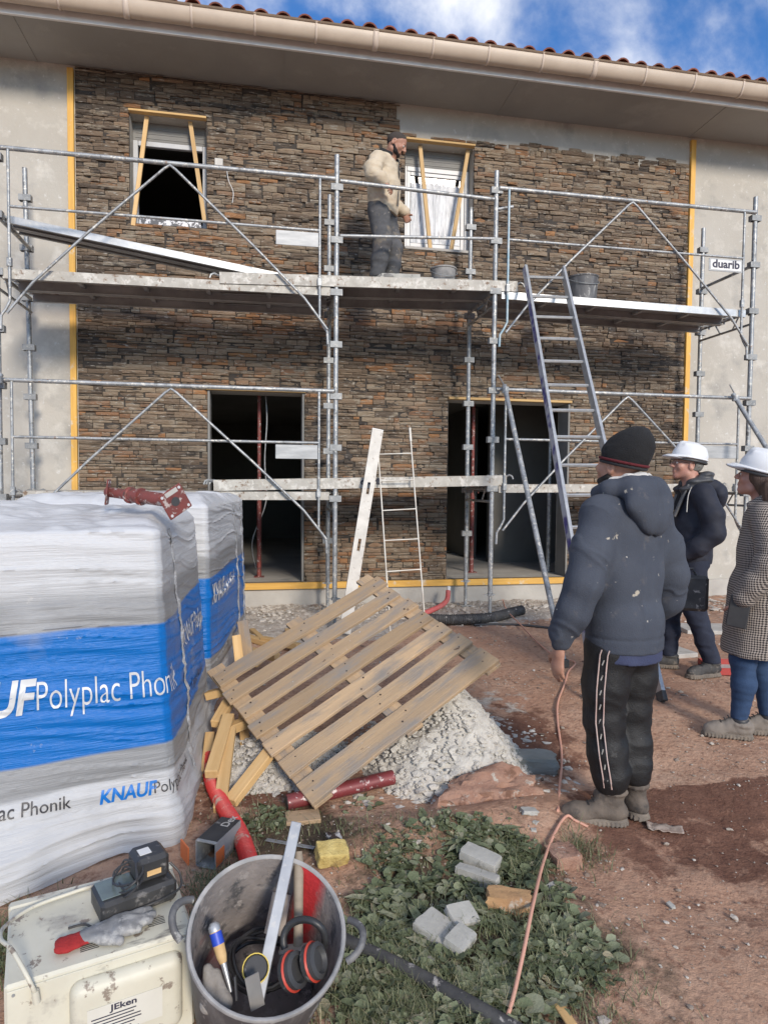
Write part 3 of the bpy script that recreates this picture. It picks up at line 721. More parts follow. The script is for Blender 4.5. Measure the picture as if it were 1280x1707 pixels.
deck(-2.985, -.50, 3.842, 3.478, .17, .47, .065, ALU, 'scaffold_deck', None, True, 0, 'loose aluminium scaffold deck tilted from the left rail down onto the upper deck')
# ---- rakers
def pole(a, b, label):
    t = thing('raker_pole', label, 'pole', b, 'steel poles bracing the scaffold'); tube_obj('tube', [a, b], .0243, GALV, t, 12)
    v = (Vector(a)-Vector(b)).normalized()
    MB().box((-.03, -.03, -.02), (.03, .03, .045), T(*(Vector(b)+v*.01)), .006).build('foot', BLACKR, t)
    MB().tube([Vector(a)-v*.06+Vector((0, 0, -.03)), Vector(a)-v*.06+Vector((0, 0, .03))], .036, 10).tube([Vector(a)+Vector((-.03, -.05, .01)), Vector(a)+Vector((-.09, -.06, .09))], .007, 6).build('clamp', GALV, t, None, 50)
    return t
pole((1.70, -.085, 2.43), (1.62, -1.70, .015), 'galvanised pole slanting from the middle scaffold post down to the ground')
pole((4.30, -.09, 2.43), (4.62, -1.75, .01), 'galvanised pole slanting out of the picture at the right scaffold post')
pole((-2.97, -.09, 2.36), (-3.45, -1.5, .01), 'galvanised pole bent away at the far left scaffold post')
# ---- ladders
def ladder(name, label, L0, L1, R0, R1, n, w_, d_, mrail, rr, first=.25, mat2=None):
    t = thing(name, label, 'ladder', L0); L0, L1, R0, R1 = map(Vector, (L0, L1, R0, R1))
    nrm = (R0-L0).cross(L1-L0).normalized()
    for a, b in ((L0, L1), (R0, R1)):
        r = bar_obj('side_rail', a, b, w_, d_, mrail, t, nrm)
        if mat2:
            M, L = frame(a, b, nrm); MB().box((.01, w_/2+.0002 if a == L0 else -w_/2-.0012, -d_/2+.012), (L-.01, w_/2+.0012 if a == L0 else -w_/2-.0002, d_/2-.012), M).build('stripe', mat2, r)
            MB().box((-.01, -w_/2-.003, -d_/2-.003), (.06, w_/2+.003, d_/2+.003), M, .004).build('foot', BLACKR, r)
    for k in range(n):
        f_ = (first+k)/(n+.1); tube_obj('rung', [L0.lerp(L1, f_), R0.lerp(R1, f_)], rr, ALU, t, 6)
    return t
PURP = mat('purple stripe', (.07, .06, .22), (.45, .45, .48), .5, .2, 7, coord='World', lo=.42, hi=.56)
ladder('ladder', 'aluminium ladder with purple stripe leaning on the upper right scaffold deck', (1.44, -2.55, .0), (1.905, -.06, 3.63), (1.92, -2.52, .0), (2.315, -.06, 3.645), 15, .028, .075, ALU, .0145, .6, PURP)
wr = mat('white rod', (.66, .64, .58), (.52, .48, .42), .5, .2, 9, coord='World')
t = thing('rod_ladder', 'thin white rod ladder leaning on the lower deck behind the pallet', 'ladder', (.9, -.4, .03))
P1, P3 = onY(631, 762, -.045), onY(683, 713, -.02); P0, P2 = onY(646, 985, -.33), onY(706, 1009, -.36)
q0, q2 = P0.copy(), P2.copy()
P0 = P1.lerp(P0, (P1.z-.03)/(P1.z-P0.z)); P2 = P3.lerp(P2, (P3.z-.03)/(P3.z-P2.z))
tube_obj('side_rail', [P0, P1], .0075, wr, t); tube_obj('side_rail', [P2, P3], .0075, wr, t); tube_obj('grip', [P3-(P3-P2).normalized()*.14, P3], .013, wr, t)
for (a, b) in ((757, 757), (803, 802), (853, 851), (903, 901), (954, 951)):
    fa = (a-762)/223; fb = (b-713)/296; tube_obj('rung', [P1.lerp(q0, fa), P3.lerp(q2, fb)], .0065, wr, t)
# ---- straightedge with hand slots
SEDGE = mat('splashed white aluminium', (.50, .485, .45), (.40, .385, .355), .55, .15, 9, splat=((.30, .27, .24), 26, .66, .06), coord='World')
b = onY(629.5, 716, -.045); a = onY(583, 1003, -.36); a = b.lerp(a, (b.z-.03)/(b.z-a.z)); M, L = frame(a, b, (0, -1, 0))
t = thing('straightedge', 'long white plasterer straightedge with hand slots leaning on the lower deck', 'straightedge', a)
hw = .055; m = MB(); sl_ = [(.52, .64), (.335*L*1.0+.55, .335*L+.67)]; xs_ = [0, .2, .32, L*.49, L*.49+.12, L]
sl_ = [(L*.39, L*.39+.12), (L*.67, L*.67+.12)]; sw = .014
cur = 0
for s0, s1 in sl_+[(L, L)]:
    m.box((cur, -hw, -.012), (s0, hw, .012), M); 
    if s1 > s0: m.box((s0, -hw, -.012), (s1, -sw, .012), M); m.box((s0, sw, -.012), (s1, hw, .012), M)
    cur = s1
m.v = [tuple(v) for v in m.v]; bmx = m.mesh('blade'); bm = bmesh.new(); bm.from_mesh(bmx); bmesh.ops.remove_doubles(bm, verts=bm.verts, dist=1e-5)
seen = {}; kill = []
for f in bm.faces:
    key = tuple(sorted(v.index for v in f.verts))
    if key in seen: kill += [f, seen[key]]
    seen[key] = f
bmesh.ops.delete(bm, geom=list(set(kill)), context='FACES_ONLY'); bm.to_mesh(bmx); bm.free()
add('blade', bmx, t, None, SEDGE)
MB().box((L-.004, -hw-.002, -.014), (L+.004, hw+.002, .014), M, .002).build('end_cap', WHITE, t)
# ---- steel props in the openings
def prop(x, y, z0, z1, label, mt, holes=True, name='steel_prop', collar=1.15):
    t = thing(name, label, 'prop', (x, y, z0), 'adjustable steel props in the ground floor openings')
    zc = z0+collar
    tube_obj('outer_tube', [(x, y, z0+.006), (x, y, zc)], .0285, mt, t, 12); it = tube_obj('inner_tube', [(x, y, zc-.02), (x, y, z1-.008)], .023, mt, t, 12)
    MB().lathe([(.03, zc-.1), (.042, zc-.1), (.042, zc), (.03, zc)], 12, T(x, y, 0), True).build('collar', mt, t, None, 40)
    MB().tube([(x-.07, y-.03, zc-.04), (x+.02, y-.05, zc-.02), (x+.075, y-.03, zc-.05), (x+.07, y-.03, zc-.12)], .007, 6).build('handle', mt, t)
    for zz in (z0, z1-.006): MB().box((x-.06, y-.06, zz), (x+.06, y+.06, zz+.006)).build('end_plate', mt, t)
    if holes:
        for k in range(int((z1-zc-.1)/.1)):
            MB().tube([(x, y-.0236, zc+.06+k*.1), (x, y-.0226, zc+.06+k*.1)], .007, 8).build('pin_hole', DARK, it)
    return t
p = onY(432, 900, 1.62); prop(p.x, 1.62, .286, 2.612, 'red steel prop standing in the large left ground floor opening', REDP)
p = onY(786, 900, 1.72); prop(p.x, 1.72, .286, 2.612, 'red steel prop half hidden by a scaffold post in the right doorway', REDP)
p = onY(914, 900, 1.60); prop(p.x, 1.60, .286, 2.45 if False else 2.612, 'grey galvanised prop standing alone in the right doorway', GALV)
p = onY(437, 900, 1.60); tag(tube_obj('cable', smoothpath([(p.x+.03, 1.62, 2.6), (p.x+.055, 1.6, 2.2), (p.x+.03, 1.61, 1.7), (p.x+.045, 1.6, 1.2), (p.x-.12, 1.7, .7), (p.x-.05, 1.75, .30)]), .008, PLATE, None, 6), 'grey cable hanging down beside the red prop in the left opening', 'cable')
# small junction box with a dangling wire on the stone
jb = thing('junction_box', 'small white junction box with dangling wire on the upper stone wall', 'junction box', onY(365, 270, WY-.03))
p = onY(365, 271, WY-.045); MB().box((p.x-.045, WY-.075, p.z-.04), (p.x+.045, WY-.03, p.z+.04), None, .005).build('box', SEDGE, jb)
q = onY(378, 282, WY-.05); tube_obj('wire', smoothpath([(q.x, WY-.06, q.z), (q.x+.02, WY-.06, q.z-.12), (q.x+.07, WY-.06, q.z-.24), (q.x+.06, WY-.06, q.z-.36)]), .004, WHITE, jb, 5)
# ------------------------------------------------------------------ wrapped insulation bales
def film_cols(N, K, nz, rngm, mixc, col, src):
    a = N('ShaderNodeAttribute'); a.attribute_name = 'print'; rp = N('ShaderNodeValToRGB'); rp.color_ramp.interpolation = 'LINEAR'; e = rp.color_ramp.elements
    W_, G_, B_ = (.45, .46, .47), (.24, .245, .25), (.001, .125, .42)
    st = [(0, W_), (.205, W_), (.215, G_), (.288, G_), (.290, B_), (.640, B_), (.642, G_), (.715, (.24, .245, .25)), (.75, W_), (1, (.54, .55, .565))]
    for i, (p, c) in enumerate(st):
        el = e[i] if i < 2 else e.new(p); el.position = p; el.color = C4(c)
    K(a.outputs['Fac'], rp.inputs['Fac']); c = rp.outputs['Color']
    c = mixc(rngm(nz(2.0, (1, 1, 1), 4, .6), .6, .72), c, mixc(.5, c, (.33, .34, .35)))
    return mixc(rngm(nz(9, (1, 1, 1), 6, .7), .66, .78), c, (.52, .49, .45))
BFILM = mat('printed wrapping film', (1, 1, 1), None, .36, 0, 5, coord='World', bump=.7, bscale=8, bstretch=(.35, .35, 8), extra=film_cols, spec=.35)
CLEARF = mat('crinkled clear film', (.34, .35, .36), (.50, .51, .52), .25, .1, 12, (1, 1, 4), bump=.8, bscale=22, coord='World', spec=.7)
PRW = mat('white print', (.52, .53, .54), None, .4); PRK = mat('black print', (.03, .03, .035), None, .45); PRB = mat('blue print', (.005, .15, .50), None, .4)
class Bale:
    def __init__(s, corners, h, seed, lean=0.0, flare=0.0, topfn=None):      # corners: front-left, front-right, back-right, back-left
        s.c = [Vector((*p, 0)) for p in corners]; s.h = h; s.seed = seed; s.lean = lean; s.flare = flare; s.topfn = topfn; s.skirt = 0.0
        s.len = [(s.c[(i+1) % 4]-s.c[i]).length for i in range(4)]; s.cen = sum(s.c, Vector())/4
    def edge(s, sd):                        # arc length from the front-right corner: <0 front, >0 right side then back then left
        sd = np.asarray(sd, float); per = sum(s.len); q = (sd+s.len[0]) % per
        P = np.zeros(sd.shape+(2,)); Nn = np.zeros_like(P); DN = np.zeros_like(sd); acc = 0.0; r = .035
        nv = []
        for i in range(4): d = (s.c[(i+1) % 4]-s.c[i]).normalized(); nv.append(np.array((d.y, -d.x)))
        for i in range(4):
            L = s.len[i]; m = (q >= acc) & (q < acc+L+1e-9); t = q[m]-acc
            a, b = np.array(s.c[i][:2]), np.array(s.c[(i+1) % 4][:2]); P[m] = a+(b-a)*(t/L)[:, None]
            dn = np.minimum(t, L-t); w_ = np.clip(1-dn/r, 0, 1); n2 = np.where((t < L-t)[:, None], nv[(i-1) % 4], nv[(i+1) % 4])
            n = nv[i]*(1-.5*w_)[:, None]+n2*(.5*w_)[:, None]; n /= np.linalg.norm(n, axis=1)[:, None]
            P[m] -= n*(r*.42*w_**2)[:, None]; Nn[m] = n; DN[m] = dn; acc += L
        return P, Nn, DN
    def at(s, sd, z, off=0.0):
        sd = np.atleast_1d(np.asarray(sd, float)); z = np.atleast_1d(np.asarray(z, float)); p, n, dn = s.edge(sd); v = z/s.h; k = s.seed
        bul = .02*np.sin(np.pi*np.clip(v, 0, 1))*np.minimum(1, dn/.2)
        sag = z+.05*sd*np.exp(-((dn-.3)/.3)**2)+.035*fbm(sd*1.3+k, z*2.0, o=2)
        fold = .0055*fbm(sd*.5+k, sag*20, o=1)+.0045*fbm(sd*.7+k*2, sag*46+sd*2, o=1)
        f1 = np.abs(fbm(sd*.35+k*3, sag*9+4, o=1)); f2 = np.abs(fbm(sd*.5+k*5, sag*19+9+sd*1.5, o=1)); fold = fold+.010*np.exp(-(f1/.05)**2)+.007*np.exp(-(f2/.06)**2)
        fold *= .45+.55*np.minimum(1, dn/.15); fold = fold+.006*fbm(sd*1.2, z*1.5+k, o=1)
        fl = s.flare*np.clip((.14-v)/.14, 0, 1)**1.6*(1+.8*fbm(sd*4+k, z*0+1, o=2))
        fl = fl+s.skirt*np.clip((-sd-.22)/.5, 0, 1)*np.clip((.26-v)/.26, 0, 1)**1.5*(1+.35*fbm(sd*6+k, z*0+2, o=2))
        c = np.array(s.cen[:2])-p; c /= np.linalg.norm(c, axis=1)[:, None]
        pos = p+n*(bul+fold+fl+off)[:, None]+c*(s.lean*v)[:, None]
        return np.concatenate([pos, z[:, None]], 1)
    def body(s, name, label, ds=.012, dz=.0075):
        t = thing(name, label, 'insulation bale', (s.cen.x, s.cen.y, gz(s.cen.x, s.cen.y)))
        per = sum(s.len); vis0, vis1 = -s.len[0], s.len[1]
        sds = np.array(list(np.arange(vis0, vis1, ds))+list(np.arange(vis1, per-s.len[0]-.001, .05))); n = len(sds); nzr = int(s.h/dz)
        e0 = s.edge(sds)[0]; zb = gbase(e0[:, 0], e0[:, 1])-.008+.03*np.abs(fbm(sds*5+s.seed, sds*0+3.3, o=3))
        Zg = zb[None, :]+(s.h-zb)[None, :]*(np.arange(nzr+1)/nzr)[:, None]; Sg = np.broadcast_to(sds, Zg.shape)
        V = s.at(Sg.ravel(), Zg.ravel()); A = ((Zg+.10)/1.45+.004*np.sin(Sg*5)+.010*fbm(Sg*2, Zg*3, o=2)).ravel()
        m = MB(); m.v = V.tolist(); A = A.tolist()
        for j in range(nzr):
            for i in range(n): a = j*n+i; b = j*n+(i+1) % n; m.f.append((a, b, b+n, a+n))
        base = nzr*n; rings = 26; prev = base; c = s.cen; E0 = V[base:]
        for k in range(1, rings+1):           # crumpled top sheet
            f = k/rings; st = len(m.v); x = E0[:, 0]+(c.x-E0[:, 0])*f; y = E0[:, 1]+(c.y-E0[:, 1])*f
            z = s.h+s.topfn(x, y)*min(1, f*7)+(.018*fbm(x*4+s.seed, y*4, o=2)+.030*np.abs(fbm(x*6, y*9+s.seed, o=2)))*min(1, f*9)+.012*math.sqrt(min(1, f*9))
            m.v += np.stack([x, y, z], 1).tolist(); A += [1.0]*n
            for i in range(n): m.f.append((prev+i, prev+(i+1) % n, st+(i+1) % n, st+i))
            prev = st
        m.f.append(tuple(range(prev, prev+n)))
        me = m.mesh('film', 70); at = me.attributes.new('print', 'FLOAT', 'POINT'); at.data.foreach_set('value', np.clip(np.array(A), 0, 1).astype(np.float32))
        add('film', me, t, None, BFILM); s.t = t; return t
    def text(s, txt, sd, z, cap, sx, mt, bold=0., shear=0., slope=0., stretch=1.0):
        me = text_mesh(txt, cap/.69, sx, bold*cap, shear); bm = bmesh.new(); bm.from_mesh(me); bmesh.ops.triangulate(bm, faces=bm.faces)
        for _ in range(2):
            lim = .02; es = [e for e in bm.edges if e.calc_length() > lim]
            if es: bmesh.ops.subdivide_edges(bm, edges=es, cuts=1); bmesh.ops.triangulate(bm, faces=[f for f in bm.faces if len(f.verts) > 3])
        xy = np.array([v.co[:2] for v in bm.verts]); W3 = s.at(sd+xy[:, 0], z+xy[:, 1]*stretch+slope*xy[:, 0], .006)
        for v, q in zip(bm.verts, W3): v.co = q
        bm.to_mesh(me); bm.free(); o = add('lettering', me, s.t, None, mt); return max(v.co.x for v in me.vertices)
    def fold(s, sd, z0, z1, w_=.03):
        m = MB(); n = 60; S_, Z_, O_ = [], [], []
        for j in range(n+1):
            z = z0+(z1-z0)*j/n; o_ = .012*math.sin(j*.11+s.seed)+.004*math.sin(j*.43)
            for k, (du, off) in enumerate(((-1, .002), (-.35, .009), (.3, .007), (1, .002))):
                S_.append(sd+o_+du*w_*(1+.25*math.sin(j*.35+k))); Z_.append(z); O_.append(off+.002*math.sin(j*.9+k*2))
        m.v = s.at(np.array(S_), np.array(Z_), np.array(O_)).tolist()
        for j in range(n):
            for k in range(3): a = j*4+k; m.f.append((a, a+1, a+5, a+4))
        m.build('film_fold', CLEARF, s.t, None, 40)
B1 = Bale([(-2.32, -3.90), (-1.045, -3.585), (-1.02, -2.30), (-2.34, -2.36)], 1.215, 3.1, .10, .022, lambda x, y: .065*np.clip((y+3.55)/1.0, 0, 1)+.012*np.sin(x*5))
B1.skirt = .15
B1.body('insulation_bale', 'nearest film wrapped insulation bale with wide blue band and white lettering')
B2 = Bale([(-2.2, -2.27), (-1.005, -2.265), (-.85, -.47), (-2.0, -.42)], 1.27, 8.7, .04, .015, lambda x, y: .05+0*x)
B2.body('insulation_bale', 'rear film wrapped insulation bale standing behind the first by the scaffold')
# the same print runs round every bale
B1.text('KNAUF', -.975, .525, .125, .74, PRW, .05, .18); B1.text('Polyplac Phonik', -.525, .53, .112, .62, PRW, -.012)
B1.text('Polyplac Phonik', -.80, .165, .046, .95, PRK, .006, 0, -.06); B1.text('KNAUF', -.295, .128, .052, .88, PRB, .05, .18); B1.text('Polyplac Phonik', -.085, .130, .046, .85, PRK, .0)
B1.text('KNAUF', -1.02, .175, .052, .88, PRB, .05, .18)
B1.text('KNAUF', .42, .36, .055, .88, PRB, .05, .18); B1.text('Polyplac Phonik', .60, .36, .05, .85, PRK)
B1.text('KNAUF Polyplac', .46, .62, .10, .75, PRW, .02)
B2.text('KNAUF', .05, .66, .115, .75, PRW, .05, .18); B2.text('Polyplac Phonik', .42, .66, .105, .62, PRW, .0)
B2.text('KNAUF', .95, .27, .055, .88, PRB, .05, .18)
B1.fold(.42, .05, 1.2, .03); B2.fold(1.25, .1, 1.25, .03); B2.fold(1.58, .15, 1.25, .03)
# ------------------------------------------------------------------ red prop lying on the bales
def rotto(v): return Vector(v).normalized().to_track_quat('Z', 'Y').to_matrix().to_4x4()
pa = CAM+sight(180, 842)*3.15; pb = CAM+sight(292, 871)*2.93; pa.z = 1.372; pb.z = 1.335
t = thing('steel_prop', 'short red steel prop with square end plates lying on the nearest bale', 'prop', pa)
ax = (pb-pa).normalized(); mid = pa.lerp(pb, .45)
tube_obj('inner_tube', [pa, mid+ax*.02], .024, REDP, t, 14); tube_obj('outer_tube', [mid, pb], .0305, REDP, t, 14)
Mx = T(*mid) @ rotto(ax); MB().lathe([(.03, -.05), (.040, -.05), (.040, -.038), (.034, -.034), (.034, .02), (.041, .024), (.041, .036), (.03, .036)], 16, Mx, True).build('collar', REDP, t, None, 40)
def plate(p, n_, roll, sgn):
    M = T(*p) @ rotto(n_) @ Matrix.Rotation(roll, 4, 'Z')
    o = MB().box((-.062, -.062, -.004), (.062, .062, .004), M, .003).build('end_plate', REDP, t)
    for a in (-1, 1):
        for b in (-1, 1): MB().tube([M @ Vector((a*.047, b*.047, -.0052)), M @ Vector((a*.047, b*.047, .0052))], .007, 8).build('bolt_hole', PRW, o)
    return o, M
plate(pa, ax*.75+Vector((.0, .55, .0)), .0, 1)
o, M = plate(pb, ax+Vector((.1, -.55, .05)), .55, 1)
MB().tube([M @ Vector((0, 0, .0045)), M @ Vector((0, 0, .0058))], .021, 16).build('tube_mouth', DARK, o); MB().tube([M @ Vector((0, 0, -.0058)), M @ Vector((0, 0, -.0045))], .021, 16).build('tube_mouth', DARK, o)
MB().box((-.03, .035, .0042), (.035, .056, .005), M).build('sticker', SEDGE, o)
# ------------------------------------------------------------------ pallet, offcuts, heap
A, B, Cc, D = Vector((-1.023, -2.511, .335)), Vector((-.006, -2.13, .845)), Vector((.546, -3.141, .499)), Vector((-.471, -3.522, -.011))
ex = (Cc-D).normalized(); ey = (A-D); ey = (ey-ex*ey.dot(ex)).normalized(); ez = ex.cross(ey); LW = (A-D).length; LL = (Cc-D).length
PM = Matrix(((ex.x, ey.x, ez.x, D.x), (ex.y, ey.y, ez.y, D.y), (ex.z, ey.z, ez.z, D.z), (0, 0, 0, 1)))
t = thing('pallet', 'weathered wooden pallet tilted up over the heap and timber offcuts', 'pallet', D)
NAIL = mat('rusty nail', (.04, .03, .025), None, .7)
y = .0; ws = [.142, .112, .100, .104, .104, .100, .112]; gap = (LW-.085-sum(ws))/6
for i, w_ in enumerate(ws):
    M = PM @ T(random.uniform(-.012, .012), y+w_/2, -.011+random.uniform(-.002, .002)) @ Euler((random.uniform(-.012, .012), random.uniform(-.004, .004), random.uniform(-.008, .008))).to_matrix().to_4x4()
    b = MB(); nseg = 8; th = .0215
    for k in range(nseg+1):
        x = LL*k/nseg; dy = random.uniform(-.0025, .0025); dz = .003*math.sin(k*.9+i)
        b.v += [(x, -w_/2+dy, -th/2+dz), (x, w_/2+dy*.6, -th/2+dz), (x, w_/2+dy*.6, th/2+dz), (x, -w_/2+dy, th/2+dz)]
    for k in range(nseg):
        for q in range(4): b.f.append((k*4+q, k*4+4+q, k*4+4+(q+1) % 4, k*4+(q+1) % 4))
    b.f += [(0, 1, 2, 3)[::1], tuple(nseg*4+q for q in (3, 2, 1, 0))]
    o = b.build('deck_board', OLDW, t, M); bv = o.modifiers.new('bevel', 'BEVEL'); bv.width = .0025; bv.segments = 1; bv.limit_method = 'ANGLE'
    for xx in (.05, LL/2, LL-.05):
        for (dx, dy) in ((-.02, -.024), (.02, .024)): dx += random.uniform(-.015, .015); dy += random.uniform(-.012, .012); MB().tube([M @ Vector((xx+dx, dy, th/2-.001)), M @ Vector((xx+dx, dy, th/2+.0030))], random.uniform(.003, .0048), 6).build('nail', NAIL, o)
    y += w_+gap
for xx in (.052, LL/2, LL-.052):
    bar_obj('cross_board', PM @ Vector((xx, -.004, -.0345)), PM @ Vector((xx+random.uniform(-.01, .01), LW, -.0345)), .10, .0215, OLDW, t, ez)
    for q in range(3): pass
# offcuts of timber between bale and pallet
def offcut(a, b, w_, h_, label, up=(0, 0, 1), m=PINE): return tag(bar_obj('timber_offcut', a, b, w_, h_, m, None, up, .003), label, 'timber', 'offcuts of timber beside the pallet')
def z_(u, v, z): return onZ(u, v, z)
offcut(z_(381, 1195, .16), z_(352, 1292, .03), .062, .045, 'pale timber offcut slanting down nearest the bale corner')
offcut(z_(384, 1216, .12), z_(366, 1352, -.065), .058, .045, 'pale timber offcut pointing straight down over the red hose')
offcut(z_(462, 1238, .10), z_(384, 1338, -.055), .065, .040, 'long pale timber offcut sticking out from under the pallet corner')
offcut(z_(404, 1170, .12), z_(409, 1258, .0), .05, .042, 'short timber offcut end standing under the left pallet edge')
offcut(z_(366, 1222, .10), z_(428, 1198, .12), .055, .05, 'timber offcut lying crosswise under the left pallet edge')
offcut(z_(387, 1160, .20), z_(360, 1208, .12), .06, .045, 'timber offcut with sawn end tucked against the bale')
offcut(z_(345, 1160, .18), z_(402, 1146, .24), .06, .045, 'timber offcut between bale and pallet corner, half hidden')
offcut(z_(404, 1036, .42), z_(416, 1108, .18), .075, .028, 'dark weathered board standing up between bale and pallet', (0, -1, 0), OLDW)
offcut(z_(394, 1060, .36), z_(400, 1112, .18), .06, .028, 'pale board standing up beside the dark board at the bale', (0, -1, 0))
offcut(z_(412, 1062, .05), z_(452, 1076, .03), .06, .045, 'light sawn block lying behind the pallet near the bale')
offcut(z_(438, 1066, .06), z_(498, 1078, .06), .06, .05, 'greenish block lying behind the pallet next to light block')
offcut(z_(408, 1084, .12), z_(462, 1096, .12), .06, .055, 'thick offcut lying under the far edge of the pallet')
offcut(z_(424, 1108, .22), z_(462, 1074, .20), .045, .04, 'thin offcut rising towards the wall behind the pallet')
offcut(z_(420, 1050, .02), z_(440, 1068, .01), .05, .03, 'small offcut lying in the rubble behind the pallet')
offcut(z_(480, 1050, .02), z_(488, 1082, .015), .06, .03, 'flat offcut lying in pale rubble beyond the pallet')
offcut(z_(350, 1225, .06), z_(343, 1290, -.02), .05, .04, 'thin offcut squeezed against the bale film')
# heap of mortar
def heap_h(x, y): 
    r = math.hypot((x-.27)/.47, (y+3.06)/.44); h = .42*max(0, 1-r)**1.05*(1+.18*math.sin(x*9+y*5))
    r2 = math.hypot((x+.62)/.42, (y+2.95)/.34); return max(h, .16*max(0, 1-r2)), r
HEAPM = mat('crumbly pale mortar', (.58, .555, .50), (.48, .455, .41), .95, 0, 14, splat=((.36, .335, .30), 34, .62, .12), bump=.9, bscale=70, coord='World')
t = thing('mortar_heap', 'heap of crumbly whitish mortar under the raised pallet corner', 'heap', (.36, -3.06, -.06))
n = 110; m = MB(); X0, X1, Y0, Y1 = -1.05, .92, -3.55, -2.5
for j in range(n+1):
    for i in range(n+1):
        x, y = X0+(X1-X0)*i/n, Y0+(Y1-Y0)*j/n; h, r = heap_h(x, y)
        nzv = .05*float(fbm(x*9, y*9, o=4))+.022*float(fbm(x*34, y*34, o=2))
        m.v.append((x, y, gz(x, y)-.012+h*1.0+nzv*min(1, h*9)-(.03 if h <= .002 else 0)))
for j in range(n):
    for i in range(n):
        if max(heap_h(X0+(X1-X0)*(i+a)/n, Y0+(Y1-Y0)*(j+b)/n)[0] for a in (0, 1) for b in (0, 1)) > 0: a = j*(n+1)+i; m.f.append((a, a+1, a+n+2, a+n+1))
m.build('mound', HEAPM, t, None, 180)
def ico():
    bm = bmesh.new(); bmesh.ops.create_icosphere(bm, subdivisions=1, radius=1); V = np.array([v.co[:] for v in bm.verts]); Fq = [[v.index for v in f.verts] for f in bm.faces]; bm.free(); return V, Fq
IV, IF = ico(); IFA = np.array(IF)
def crumbs(name, pts, rads, mt, parent=None, kind='stuff', flat=.75, tones=None):
    V = []; Fq = []; k = len(IV); tn = []
    for i, (p, r) in enumerate(zip(pts, rads)):
        q = IV*(1+rng.normal(0, .22, (k, 1)))*np.array([rng.uniform(.7, 1.3), rng.uniform(.7, 1.3), flat*rng.uniform(.6, 1.1)])*r
        a = rng.uniform(0, 6.28); c, s_ = math.cos(a), math.sin(a); q = q @ np.array([[c, -s_, 0], [s_, c, 0], [0, 0, 1]]); V.append(q+np.array(p)); Fq.append(IFA+i*k); tn += [tones[i] if tones is not None else rng.random()]*k
    me = bpy.data.meshes.new(name); me.from_pydata(np.concatenate(V).tolist(), [], np.concatenate(Fq).tolist()); at = me.attributes.new('tone', 'FLOAT', 'POINT'); at.data.foreach_set('value', np.array(tn, np.float32))
    return add(name, me, parent, None, mt, kind)
P = []; Rr = []
while len(P) < 4200:
    x, y = rng.uniform(X0, X1), rng.uniform(Y0, Y1); h, r = heap_h(x, y)
    if h <= 0 and (rng.random() > .30 or r > 1.5): continue
    P.append((x, y, gz(x, y)-.005+h+.02*float(fbm(x*11, y*11, o=3))*min(1, h*9))); Rr.append(rng.uniform(.005, .014) if rng.random() < .85 else rng.uniform(.014, .028))
crumbs('crumbs', P, Rr, HEAPM, t)
# rubble along the wall, gravel on the track
RUB = mat('rubble', (.4, .36, .31), None, .95, attr='tone', attrcols=[(0, (.17, .115, .085)), (.35, (.34, .29, .24)), (.6, (.48, .44, .385)), (1, (.58, .545, .49))], bump=.7, bscale=40, coord='World')
P = []; Rr = []; Tn = []
while len(P) < 3600:
    x, y = rng.uniform(-2.8, 4.9), 1.15-abs(rng.normal(0, .55))
    if y < -1.3: continue
    d = .65 if x < .9 else .4
    if rng.random() > math.exp(-max(0, .5-y)*1.1)*(1 if x < 1.3 else .55): continue
    P.append((x, y, gz(x, y)+.004+.025*float(fbm(x*5+9, y*5, o=3))*(1 if y > 0 else .3))); Rr.append(rng.uniform(.006, .02) if rng.random() < .9 else rng.uniform(.02, .045)); Tn.append(min(1, max(0, rng.normal(.66, .2))))
crumbs('rubble', P, Rr, RUB, None, 'stuff', .5, Tn)['label'] = 'pale mortar rubble strewn along the foot of the wall'
P = []; Rr = []; Tn = []
while len(P) < 6500:
    x, y = rng.uniform(-1, 4.5), rng.uniform(-5.2, -.6)
    if rng.random() > .25+.75*(float(fbm(x*1.5, y*1.5, o=3)) > .05): continue
    P.append((x, y, gz(x, y)+.004)); Rr.append(rng.uniform(.002, .006) if rng.random() < .93 else rng.uniform(.006, .017)); Tn.append(min(1, max(0, rng.normal(.3, .22))))
crumbs('gravel', P, Rr, RUB, None, 'stuff', .6, Tn)['label'] = 'small stones and clods scattered over the red soil'
# ------------------------------------------------------------------ microwave lying with its back to the viewer
CREAM = mat('dirty cream enamel', (.60, .58, .48), (.52, .50, .41), .5, 0, 5, splat=[((.36, .34, .29), 6, .60, .10), ((.24, .20, .16), 24, .65, .05), ((.20, .19, .17), 3, .66, .06, (1, 3, 3))], bump=.08, bscale=30)
FL, FR = onZ(6, 1650, .20), onZ(324, 1552, .20); mx_ = (FR-FL).normalized(); my_ = Vector((-mx_.y, mx_.x, 0)); mw = (FR-FL).length; md = .33; mh = .285
MM = Matrix(((mx_.x, my_.x, 0, FL.x), (mx_.y, my_.y, 0, FL.y), (0, 0, 1, FL.z-mh), (0, 0, 0, 1)))
t = thing('microwave', 'cream microwave oven lying outdoors with its back panel to the viewer', 'microwave', FL, None, MM)
MB().box((.0, .004, .012), (mw, md, mh), None, .007).build('casing', CREAM, t, MM)
MB().box((.006, -.0005, .016), (mw-.006, .0037, mh-.012), None, .001).build('back_panel', CREAM, t, MM)
MB().box((-.002, md+.0005, .0), (mw+.002, md+.035, mh+.002), None, .006).build('door', CREAM, t, MM)
F = Field((.10, -.06, .02), (mw, .02, mh), .006); F.box((mw*.62, .0, mh*.53), (mw*.305, .036, mh*.35), .028, .01); F.half((0, .003, 0), (0, 1, 0)); F.build('housing_bulge', CREAM, t, MM)
